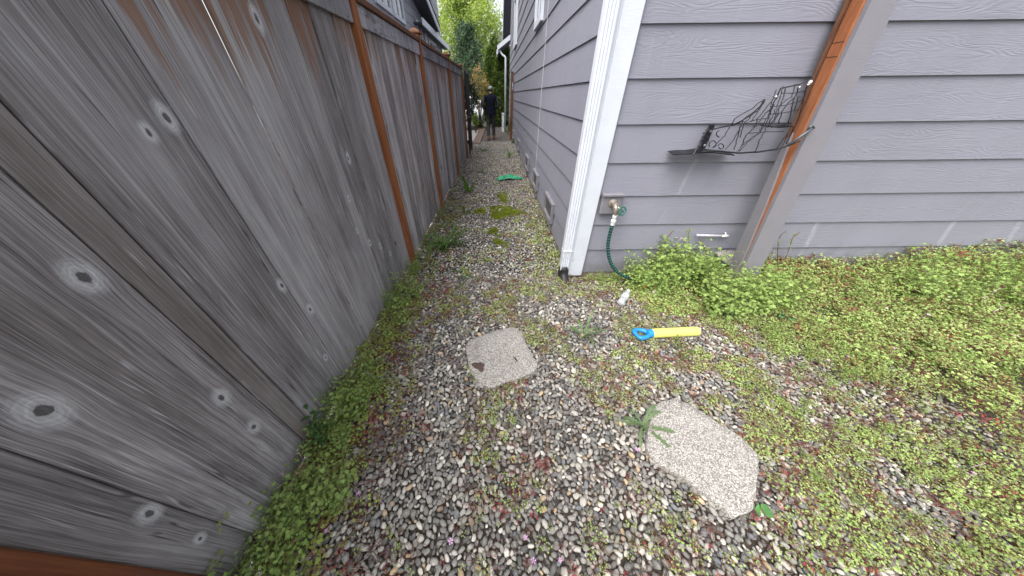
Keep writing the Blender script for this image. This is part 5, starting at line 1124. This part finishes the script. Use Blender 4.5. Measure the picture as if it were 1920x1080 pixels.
# parked white car beyond the planting bed
car = thing('parked_car', (-1.9, 22.0, 0), 'white parked car mostly hidden behind shrubs and the man', 'car')
M_CAR = simple('white_car_paint', (.80, .82, .84), .25, 0, .02, 5)
prof = [(-4.1, .30), (-4.15, .62), (-4.0, .82), (-3.3, .93), (-2.75, 1.38), (-1.35, 1.42), (-.65, .98), (.15, .88), (.30, .70), (.28, .32)]
mb = MB(); n = len(prof); mb.add([(a, 21.2, b) for a, b in prof] + [(a, 22.9, b) for a, b in prof], [tuple(range(n)), tuple(range(n, 2 * n))[::-1]] + [(i, n + i, n + (i + 1) % n, (i + 1) % n) for i in range(n)]); o = mk('body', mb, M_CAR, car)
b = o.modifiers.new('bev', 'BEVEL'); b.width = .06; b.segments = 3
mb = MB(); mb.add([(-3.1, 21.19, .97), (-2.68, 21.19, 1.32), (-2.1, 21.19, 1.34), (-2.1, 21.19, .97)], [(0, 1, 2, 3)]); mb.add([(-2.0, 21.19, .97), (-2.0, 21.19, 1.34), (-1.42, 21.19, 1.34), (-.9, 21.19, .99)], [(0, 1, 2, 3)]); mk('side_window', mb, M_GLASS, car)
for q in (-3.35, -.55):
    Mx = Matrix.Translation((q, 21.18, .31)) @ Matrix.Rotation(math.pi / 2, 4, 'X'); mb = MB(); mb.lathe([(.20, -.18), (.31, -.16), (.31, .0), (.22, .02)], 20, Mx); w_ = mk('wheel', mb, M_BLACKP, car); mb = MB(); mb.lathe([(.20, .015), (.19, .025), (.05, .03)], 16, Mx); mk('rim', mb, simple('alloy', (.5, .5, .52), .35, .7), w_)
mb = MB(); mb.cbox(.10, .31, 21.25, 21.55, .62, .76, .02); mk('headlight', mb, M_GLASS, car)

# ------------------------------------------------------------------ walking man
px0, py0 = -.15, 12.14
man = thing('person', (px0, py0, 0), 'man seen from behind in dark navy vest, camo trousers, tan boots and grey cap', 'person')
V = [(0, 0, .93), (0, -.005, 1.06), (0, -.015, 1.25), (0, -.01, 1.40), (0, 0, 1.475), (0, .015, 1.54), (0, .03, 1.635), (0, .03, 1.70)]
Rr_ = [(.172, .125), (.172, .12), (.192, .13), (.190, .115), (.085, .075), (.060, .062), (.084, .10), (.072, .085)]
Ed = [(i, i + 1) for i in range(7)]
def chain(start, P, R):
    k = start
    for p, r in zip(P, R):
        V.append(p); Rr_.append((r, r) if not isinstance(r, tuple) else r); Ed.append((k, len(V) - 1)); k = len(V) - 1
    return k
for s, fy, ky in ((-1, -.04, .03), (1, .13, .10)):
    k = chain(0, [(.095 * s, .005, .86), (.105 * s, ky, .50), (.112 * s, fy - .0, .11), (.112 * s, fy - .03, .045), (.118 * s, fy + .10, .04), (.122 * s, fy + .19, .032)], [.108, .078, .060, .048, .044, .036])
    k = chain(3, [(.195 * s, -.012, 1.425), (.275 * s, -.03, 1.26), (.305 * s, -.02, 1.10), (.20 * s, .14, 1.06), (.115 * s, .25, 1.08), (.085 * s, .285, 1.085)], [.078, .066, .055, .045, .032, .034])
    for j in range(4): chain(k, [(.06 * s, .30, 1.11 - .022 * j), (.035 * s, .335, 1.105 - .022 * j), (.045 * s, .365, 1.09 - .02 * j)], [.0095, .009, .008])
    chain(k, [(.09 * s, .31, 1.125), (.075 * s, .345, 1.135)], [.0105, .009])
me = bpy.data.meshes.new('body_skel'); me.from_pydata(V, Ed, []); ob = bpy.data.objects.new('body_skel', me); COL.objects.link(ob)
sk = ob.modifiers.new('skin', 'SKIN'); sk.use_smooth_shade = True
for i, r in enumerate(Rr_): me.skin_vertices[0].data[i].radius = r
me.skin_vertices[0].data[0].use_root = True
sb = ob.modifiers.new('sub', 'SUBSURF'); sb.levels = 2; sb.render_levels = 2
bpy.context.view_layer.update(); dg = bpy.context.evaluated_depsgraph_get(); bme = bpy.data.meshes.new_from_object(ob.evaluated_get(dg)); bpy.data.objects.remove(ob)
def camo(name, cols, sc):
    t = NT(name); P, x, y, z = t.obj(); c = t.ramp(t.noise(P, sc, 3, .6, .6), [(.38, cols[0]), (.46, cols[1]), (.54, cols[2]), (.62, cols[3])], 'CONSTANT'); t.set(c, .9); t.bump(t.noise(P, 22, 4), .5, .02); return t.mat
M_NAVY = simple('navy_cloth', (.009, .010, .020), .95, 0, .3, 25, .5, .1); M_CAMO = camo('camo_trousers', [(.02, .022, .022), (.045, .048, .045), (.07, .072, .066), (.03, .032, .03)], 14); M_SLV = camo('camo_sleeve', [(.015, .017, .022), (.05, .053, .06), (.03, .032, .036), (.06, .062, .066)], 18)
M_SKIN = simple('skin', (.36, .22, .16), .6, 0, .1); M_BOOT = simple('tan_boot', (.26, .125, .055), .8, 0, .25, 60, .3)
for x_ in (M_NAVY, M_CAMO, M_SLV, M_SKIN, M_BOOT): bme.materials.append(x_)
for p in bme.polygons:
    c = p.center; k = 0
    if c.z < .155: k = 4
    elif c.z < .90 and c.y < .2: k = 1
    elif c.z > 1.53: k = 3
    elif c.y > .245: k = 3
    elif abs(c.x) > .235 or (c.y > .125): k = 2
    p.material_index = k; p.use_smooth = True
body = bpy.data.objects.new('body', bme); COL.objects.link(body); body.parent = man
# vest hem, cap, hair, boots' soles
mb = MB(); N = 24; hem = [(1.10, .192, .138), (1.0, .200, .145), (.92, .204, .15), (.845, .202, .148), (.848, .18, .13)]
for i in range(len(hem) - 1):
    z0, a0, b0 = hem[i]; z1, a1, b1 = hem[i + 1]
    V0 = [(a0 * math.cos(2 * math.pi * k / N), b0 * math.sin(2 * math.pi * k / N) + .0, z0) for k in range(N)] + [(a1 * math.cos(2 * math.pi * k / N), b1 * math.sin(2 * math.pi * k / N), z1) for k in range(N)]
    mb.add(V0, [(k, (k + 1) % N, N + (k + 1) % N, N + k) for k in range(N)])
mb.v = [(p[0] + px0, p[1] + py0, p[2]) for p in mb.v]; mk('vest_hem', mb, M_NAVY, man, True)
mb = MB(); Mh = Matrix.Translation((px0, py0 + .03, 1.655)) @ Matrix.Rotation(-.10, 4, 'X') @ Matrix.Diagonal((1, 1.16, 1, 1)); mb.lathe([(.088, -.008), (.092, .0), (.091, .03), (.083, .062), (.062, .088), (.03, .101), (.006, .103)], 20, Mh); cap = mk('cap', mb, simple('grey_cap', (.26, .27, .28), .85, 0, .3, 45), man, True)
mb = MB(); mb.add([tuple(Mh @ Vector((.085 * math.cos(a), .078 * math.sin(a), .004))) for a in np.linspace(.3, math.pi - .3, 9)] + [tuple(Mh @ Vector((.080 * math.cos(a), .095 + .068 * math.sin(a), -.004))) for a in np.linspace(.3, math.pi - .3, 9)], [(i, i + 1, 10 + i, 9 + i) for i in range(8)]); mk('brim', mb, M_NAVY, cap)
mb = MB(); mb.lathe([(.060, -.075), (.074, -.05), (.080, -.02), (.082, .0)], 16, Matrix.Translation((px0, py0 + .018, 1.655)) @ Matrix.Diagonal((1, 1.06, 1, 1))); mk('hair', mb, simple('dark_hair', (.02, .016, .014), .7), man, True)
for s, fy in ((-1, -.04), (1, .13)):
    mb = MB(); mb.cbox(px0 + .115 * s - .047, px0 + .115 * s + .047, py0 + fy - .085, py0 + fy + .235, .0, .026, .008); mk('boot_sole', mb, M_BLACKP, man)
for s in (-1, 1):
    mb = MB(); mb.lathe([(.004, -.03), (.012, -.02), (.014, .01), (.006, .028)], 8, Matrix.Translation((px0 + .082 * s, py0 + .03, 1.635)) @ Matrix.Diagonal((.7, 1, 1, 1))); mk('ear', mb, M_SKIN, man, True)
